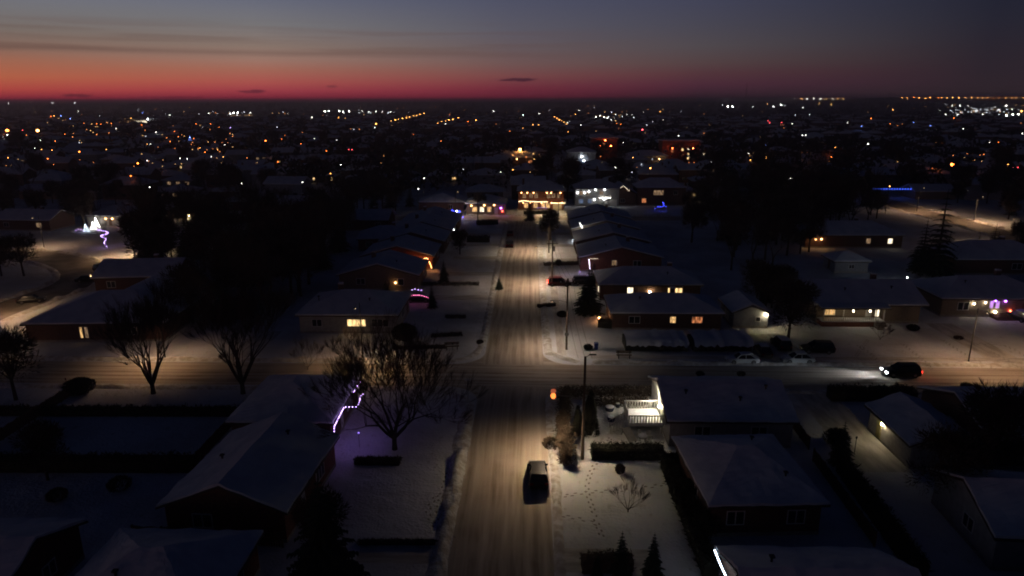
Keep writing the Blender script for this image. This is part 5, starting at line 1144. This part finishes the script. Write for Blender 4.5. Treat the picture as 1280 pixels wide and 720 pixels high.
for x, yy in rest:
    w_, d_ = rnd.uniform(10, 18), rnd.uniform(9, 14); ez = rnd.choice((3, 3, 6)); sub = MB(); sub.box(-w_/2, -d_/2, 0, w_/2, d_/2, ez, 0); sub.slab(roof_polys(w_, d_, ez, 2.2, rnd.choice('xy'), 'hip', .5), -.02, .3, 1)
    b.add([(p[0]+x, p[1]+yy, p[2]) for p in sub.v], sub.f[:6], 0); o_ = len(b.v)-len(sub.v); b.f += [tuple(i+o_ for i in f) for f in sub.f[6:]]; b.m += [1]*(len(sub.f)-6)
tag(b.build('far_housing', [brick, roofsnow]), 'mass of tiny snow-roofed houses stretching to the horizon', 'houses', kind='stuff')
# trees among the distant blocks
for i in range(125):
    for _ in range(20):
        y = 250+rnd.random()**1.3*330; x = rnd.uniform(-1, 1)*(30+y*.8)
        if not blocked(x, y, 9) and not on_road(x, y) and all((x-a)**2+(y-b_)**2 > 60 for a, b_ in FARH): break
    k = rnd.choice('BDDDC')
    tree({'B': 'bare_tree', 'C': 'spruce_tree', 'D': 'twiggy_tree'}[k], {'B': BARE, 'C': CON, 'D': DENSE}[k][rnd.randrange(3)], x, y, rnd.uniform(.8, 1.3), {'B': 'bare tree among the distant houses', 'C': 'spruce among the distant houses', 'D': 'dark twiggy tree among the distant houses'}[k], {'B': 'bare trees among distant houses', 'C': 'spruces among distant houses', 'D': 'twiggy trees among distant houses'}[k])
b = MB()
def clump(x, y, r_, h_, n_):
    for _ in range(n_):
        p_ = Vector((x+rnd.gauss(0, r_*.45), y+rnd.gauss(0, r_*.45), h_*(.25+.75*rnd.random()**.8))); d_ = Vector((rnd.gauss(0, 1), rnd.gauss(0, .5), rnd.gauss(0, .8))).normalized(); o_ = Vector((rnd.gauss(0, 1), rnd.gauss(0, 1), rnd.gauss(0, 1))).normalized(); s_ = r_*rnd.uniform(.2, .45)*(1 if n_ < 50 else .6)
        b.add([p_-d_*s_, p_+d_*s_, p_+o_*s_*1.3], [(0, 1, 2)])
for _ in range(2100):
    y = 420+(rnd.random()**1.6)*2600; x = rnd.uniform(-1, 1)*(40+y*.82)
    if noise.noise(Vector((x*.004, y*.004, 3))) < -.12 and rnd.random() < .7: continue
    clump(x, y, rnd.uniform(4, 7)*(1+y/2500), rnd.uniform(7, 11), 16)
for _ in range(420):
    y = rnd.uniform(262, 470); pxx = rnd.uniform(340, 660) if rnd.random() < .5 else rnd.uniform(860, 1290)
    x = P(pxx, 200).x*y/P(pxx, 200).y
    if any((x-a_)**2+(y-c_)**2 < 130 for a_, c_ in FARH) or on_road(x, y) or blocked(x, y, 12): continue
    clump(x, y, rnd.uniform(4, 6.5), rnd.uniform(8, 13), 60)
for _ in range(900):
    y = rnd.uniform(2800, 8000); x = rnd.uniform(-1, 1)*y*.82; clump(x, y, 40, 14, 10)
tag(b.build('distant_woods', farleaf), 'dark woods and garden trees merging toward the horizon', 'woods', kind='stuff')

# cold evening haze over the town: far lights and roofs fade into it
b = MB(); b.box(-5600, -60, -1.2, 5600, 4300, 45)
hz = bpy.data.materials.new('haze'); hz.use_nodes = True; hz.node_tree.nodes.clear()
pv = hz.node_tree.nodes.new('ShaderNodeVolumePrincipled'); ho = hz.node_tree.nodes.new('ShaderNodeOutputMaterial'); hz.node_tree.links.new(pv.outputs[0], ho.inputs['Volume'])
pv.inputs['Color'].default_value = (.85, .85, .9, 1); pv.inputs['Density'].default_value = HAZE; pv.inputs['Anisotropy'].default_value = .6
o = b.build('haze', hz); o['kind'] = 'stuff'

# two taller lit blocks
def block(name, label, px, py, w, d, h, m, wins_, lamps_, hip=True):
    c = P(px, py); r_ = empty(name, (c.x, c.y+d/2, 0)); tag(r_, label, 'building')
    b = MB(); b.box(-w/2, -d/2, 0, w/2, d/2, h); b.build('wall', m, r_); b = MB(); b.slab(roof_polys(w, d, h, 2.6 if hip else .4, 'x', 'hip', .6), -.02, .4); b.build('roof', roofsnow, r_)
    T = face_xf('S', w, d)
    for (u, z, ww, hh, k) in wins_: 
        b = MB(); fbox(b, T, u-ww/2-.12, .003, z-hh/2-.12, u+ww/2+.12, .05, z+hh/2+.12); f_ = b.build('window', whitetrim, r_); b = MB(); fbox(b, T, u-ww/2, .053, z-hh/2, u+ww/2, .08, z+hh/2); b.build('pane', WIN[k], f_)
    for (u, z, o, m_, rr) in lamps_: lamp_fixture(r_, T(u, o, z), m_, rr)
rg = glow('added_wash_lamp', (1, .16, .04), 45)  # lamps hung clear of the block walls, added to wash them red
block('apartment_building', 'red-lit brick block with snowy hipped roof in the middle distance', 755, 199, 16, 12, 13, redbrick, [(-.3, 9.5, 1, 1.4, 'orange'), (-.3, 6.0, 1, 1.4, 'orange'), (-4.5, 6.5, 1.2, 1.2, 'off'), (4, 6.5, 1.2, 1.2, 'off')], [(-3.5, 8.6, 5.0, rg, .32), (3.5, 8.6, 5.0, rg, .32), (0, 12, 4.0, rg, .32)])
block('apartment_building', 'long orange-lit apartment block with stacked bright windows', 850, 204, 22, 12, 13, redbrick, [(u, z, 1.0, 1.3, k) for u, z, k in ((1, 8, 'gold'), (4.5, 8.6, 'white'), (4.5, 5.6, 'gold'), (4.5, 2.8, 'gold'), (1, 4.8, 'orange'), (-5, 7, 'orange'), (-5, 4, 'off'), (-9, 7, 'off'))], [(-6, 9, 5, rg, .34), (6, 9, 5, rg, .34)], False)
block('hall', 'wide low building with a lit forecourt left of the apartment block', 810, 206, 22, 14, 5, siding, [(-2, 3.0, 2.2, 1.6, 'gold'), (-6, 2.8, 1.2, 1.2, 'dim')], [(6, 3.5, 2, porch_gold, .3)])
block('hall', 'long pale building with a row of white windows right of the apartment block', 876, 200, 22, 12, 6, greysiding, [(u, 3.6, 1.6, .9, 'white') for u in (-3, -.6, 1.8)], [])
block('hall', 'building with teal-white signs and doorway glow left of the red block', 727, 206, 16, 12, 7, greysiding, [(0, 2.2, 2.4, 2.4, 'tv'), (3, 4.2, 1.4, 1.0, 'tv')], [(0, 4.8, 1, porch_cool, .4), (1.2, 2.4, 1, porch_cool, .4)])
block('hall', 'low building with amber loading lights in the middle distance', 655, 208, 26, 14, 5, brick, [(4, 2.4, 3, 1.6, 'orange')], [(6, 4.4, 2, porch_gold, .45), (-4, 4.2, 1.5, porch_gold, .3)])
block('warehouse', 'floodlit white commercial building far away on the left', 180, 156, 60, 30, 9, siding, [(0, 5, 30, 3, 'white')], [(-24, 8, 4, porch_gold, 1.2), (10, 9, 4, porch_cool, 1.0)], False)
block('warehouse', 'long pale commercial building on the left horizon', 300, 147, 90, 30, 9, siding, [(-10, 5, 24, 3, 'dim'), (20, 5, 20, 3, 'dim')], [(-20, 9, 4, porch_cool, 1.0)], False)

# distant lamps: (pixel x, pixel y, colour, size)
LAMPS = '''9 163 o 3;9 169 w 2;47 163 a 3;33 169 o 1;28 163 r 1;81 168 o 1;69 176 o 1;52 187 a 1;65 188 a 1;99 190 o 2;133 187 a 1;10 197 a 1;40 198 a 1;134 211 o 1;172 204 o 2;184 201 w 1;187 234 w 1;76 145 b 1;88 148 b 1;98 139 w 1;105 154 o 1;121 155 o 1;126 155 o 1;139 154 o 1;149 153 o 1;145 161 w 1;157 165 o 1;166 155 o 1;164 148 a 1;178 141 b 1;177 156 o 1;184 180 a 1;195 165 w 1;213 177 o 2;218 164 o 1;223 171 o 1;237 172 b 2;242 173 o 1;245 155 o 1;263 155 o 1;274 159 o 1;288 160 v 1;212 144 w 1;261 142 w 1;292 141 w 2;297 141 w 2;313 141 w 1;256 190 o 1;250 185 a 1;272 187 a 1;281 181 w 1;234 199 w 1;225 198 w 1;264 196 w 1;279 196 a 1;247 203 o 2;278 214 o 1;332 176 o 2;352 174 o 1;356 169 o 1;376 180 o 1;393 173 w 1;408 189 o 1;426 206 w 2;413 217 a 1;347 202 o 1;406 139 w 2;411 139 w 2;424 139 w 2;429 140 w 2;436 139 w 2;390 147 w 1;438 172 o 1;436 187 r 1;302 229 w 1;378 228 w 1;11 129 w 1;38 129 w 1;65 129 w 1;94 129 w 1;453 139 w 1;461 140 w 1;470 139 w 1;478 140 w 1;488 140 w 1;485 152 a 1;489 151 a 1;494 150 a 1;498 149 a 1;503 148 a 1;508 147 a 1;512 146 a 1;517 145 a 1;521 144 a 1;525 143 a 1;530 142 a 1;470 155 a 2;512 138 a 1;547 154 a 1;552 152 a 1;557 151 a 1;561 150 a 1;566 149 a 1;573 147 a 1;443 167 o 1;438 172 o 1;440 187 r 1;517 168 o 1;480 195 a 1;476 204 a 1;471 229 w 1;531 185 w 1;523 236 w 1;530 223 w 1;585 152 o 1;595 150 a 1;617 139 w 1;626 215 w 1;634 212 a 1;641 212 a 1;650 187 a 3;641 194 a 1;669 199 a 2;669 204 a 1;679 177 a 1;690 200 b 1;693 146 a 1;696 148 a 1;699 150 a 1;702 151 a 1;705 153 a 1;708 155 a 1;710 165 a 1;726 156 w 1;745 146 w 1;750 145 w 1;755 146 w 1;759 148 w 1;764 150 w 1;771 154 o 1;776 155 o 1;784 143 w 1;790 144 w 1;724 138 w 1;803 162 r 2;804 140 w 1;825 140 a 1;829 150 w 1;848 170 w 1;791 197 a 1;769 209 w 2;813 210 a 2;829 180 w 2;673 156 a 1;666 156 a 1;654 144 w 1;674 142 w 1;903 131 w 1;910 133 w 2;916 133 w 2;941 133 w 1;960 130 a 1;967 133 w 1;976 131 w 2;980 131 w 2;995 131 w 1;1009 130 a 1;1014 130 a 1;1024 130 a 1;1033 131 a 1;1039 130 a 1;1086 132 w 1;1108 130 w 1;1123 132 w 1;1165 132 w 1;1175 139 w 1;1210 131 w 2;1213 142 w 2;1228 132 w 1;1234 131 w 1;1243 134 w 1;1258 132 w 2;1249 137 w 1;1228 143 w 1;1242 143 w 2;1258 144 w 2;1266 143 w 2;1273 143 w 2;1277 139 a 2;1197 143 w 1;1089 148 o 1;960 151 r 1;977 153 r 1;962 154 r 1;1003 169 w 1;1007 169 w 1;1085 180 w 2;1039 197 o 3;1169 207 o 2;1190 206 o 3;1260 208 r 1;1266 209 r 2;1272 209 r 1;1237 178 w 1;1247 192 a 1;1255 196 a 1;1265 195 a 1;1275 195 a 1;924 169 w 1;958 197 a 2;938 200 a 1;944 200 a 1;950 201 a 1;936 192 w 1;958 181 b 1;988 223 w 2;985 224 w 1;976 227 a 1;889 197 w 1;889 204 w 1;1112 233 a 1;1142 153 b 1;1163 157 b 1;1204 161 w 1;1278 167 w 1;1077 158 b 1;1044 184 a 1;1170 143 w 1;1182 143 w 1;1190 132 w 1;1200 132 w 1;1270 131 a 1;1279 132 a 1;1265 137 w 1;1221 138 w 1'''
RAD = {'1': (.31, 1), '2': (.58, 1.7), '3': (1.3, 2.6)}
LC = {'o': (1, .20, .03), 'a': (1, .40, .09), 'w': (.95, .95, .85), 'r': (1, .08, .10), 'b': (.18, .30, 1), 'v': (.6, .4, 1)}
CN = {'o': 'orange', 'a': 'amber', 'w': 'white', 'r': 'red', 'b': 'blue', 'v': 'violet'}
LM = {(k, s, m_): glow('far_%s_lamp' % CN[k]+s+'_%d' % m_, LC[k], 11*RAD[s][1]*m_) for k in LC for s in '123' for m_ in (1, 2, 4, 7)}
LMESH = {}
def far_lamp(px, py, k, s, hmast=9.0, dist=None):
    thin = .9 if dist else 1
    if dist: q = Pd(px, py, dist)
    else:
        q = P(px, py, hmast) if py > 128.5+(640-px)*.0026 else Pd(px, py, 5100)
        if q.y > 5100 or q.y < 0: q = Pd(px, py, 5100)
    r = max(.16, RAD[s][0]*q.y/683)*thin
    bright = min((1, 2, 4, 7), key=lambda m_: abs(m_-math.exp(HAZE*min(q.y, 4300))*(1.6 if dist else 1))); key = (k, s, round(r, 1), round(q.z), bright); 
    if key not in LMESH:
        b = MB(); hgt = max(q.z, 2); b.tube([(0, 0, 0), (0, 0, hgt)], max(.08, r*.12), 5, 1); b.tube([(0, 0, hgt), (r*1.2, 0, hgt+r*.4)], max(.06, r*.1), 4, 1); b.ball((r*1.2, 0, hgt), max(r, .16), 0, 8, 6, .8)
        LMESH[key] = b.mesh('street_lamp', [LM[(k, s, bright)], dark])
    o = link('street_lamp', LMESH[key], None, (q.x-r*1.2, q.y, 0))
    tag(o, f'tiny {CN[k]} lamp shining in the distance', 'street lamp', f'distant {CN[k]} lamps')
cnt = 0
for it in LAMPS.split(';'):
    px, py, k, s = it.split(); far_lamp(float(px), float(py)+random.uniform(-.3, .3), k, s); cnt += 1
x = 1127.0
while x < 1280:                     # the long row of roadside lights along the eastern rise
    far_lamp(x, 122.2+random.uniform(-.25, .25)+(x-1127)*.002, random.choice('aaao'), '1', dist=6000); x += random.uniform(5, 9); cnt += 1
x = 993.0
while x < 1062: far_lamp(x, 123.4+random.uniform(-.2, .2), random.choice('wwa'), '1', dist=6000); x += random.uniform(6, 10); cnt += 1
while cnt < 470 and cnt < 298:
    px = random.uniform(0, 1280); py = 134+random.random()**1.7*90
    far_lamp(px, py, random.choice('oaaoww'), '1'); cnt += 1
# and the countless fainter points between them
b = MB()
for _ in range(380):
    py = 130.5+random.random()**2.0*85; px = random.uniform(-10, 1290); q = P(px, py, 5); r = .24*q.y/683*random.uniform(.6, 1.2)
    if q.y < 0 or q.y > 6000: continue
    b.ball(q, max(.12, r), random.choice((0, 0, 1, 1, 2)), 5, 4)
for (cx_, cy_, wx_, wy_, n_, ks) in ((1225, 138, 50, 5, 75, (2, 2, 2, 1)), (1150, 131, 60, 3, 22, (2, 1)), (250, 178, 60, 22, 60, (0, 0, 1)), (110, 160, 60, 10, 25, (0, 1)), (765, 146, 30, 5, 30, (2, 1)), (950, 131, 45, 2, 26, (2, 1)), (300, 142, 70, 2, 26, (2, 2, 1)), (470, 140, 40, 2, 14, (2,)), (660, 190, 20, 12, 14, (0, 1)), (950, 195, 18, 6, 12, (1, 0)), (1240, 195, 40, 8, 16, (0, 1))):
    for _ in range(n_):
        px, py = random.gauss(cx_, wx_*.5), max(129.5, random.gauss(cy_, wy_*.5)); q = P(px, py, 7)
        if 0 < q.y < 4800: b.ball(q, max(.12, .28*q.y/683*random.uniform(.6, 1.3)), random.choice(ks), 5, 4)
tag(b.build('city_lights', [glow('faint_orange', (1, .30, .08), 5), glow('faint_amber', (1, .55, .2), 4), glow('faint_white', (.85, .9, 1), 7)]), 'faint scatter of town lights too small to tell apart', 'town lights', kind='stuff')
# slim masts on the horizon
for i, (px, py, t, lb) in enumerate(((932, 126, 104, 'thin lattice mast on the horizon right of centre'), (1112, 124, 115, 'short mast on the horizon at the right'))):
    q = Pd(px, py, 5600); hh = Pd(px, t, 5600).z; b = MB(); b.tube([(q.x, q.y, 0), (q.x, q.y, hh)], [2.2, .8], 5)
    for k in range(6): z = hh*k/6; b.tube([(q.x-2, q.y, z), (q.x+2, q.y, z+hh/12)], .5, 4)
    tag(b.build('radio_mast', dark), lb, 'mast')
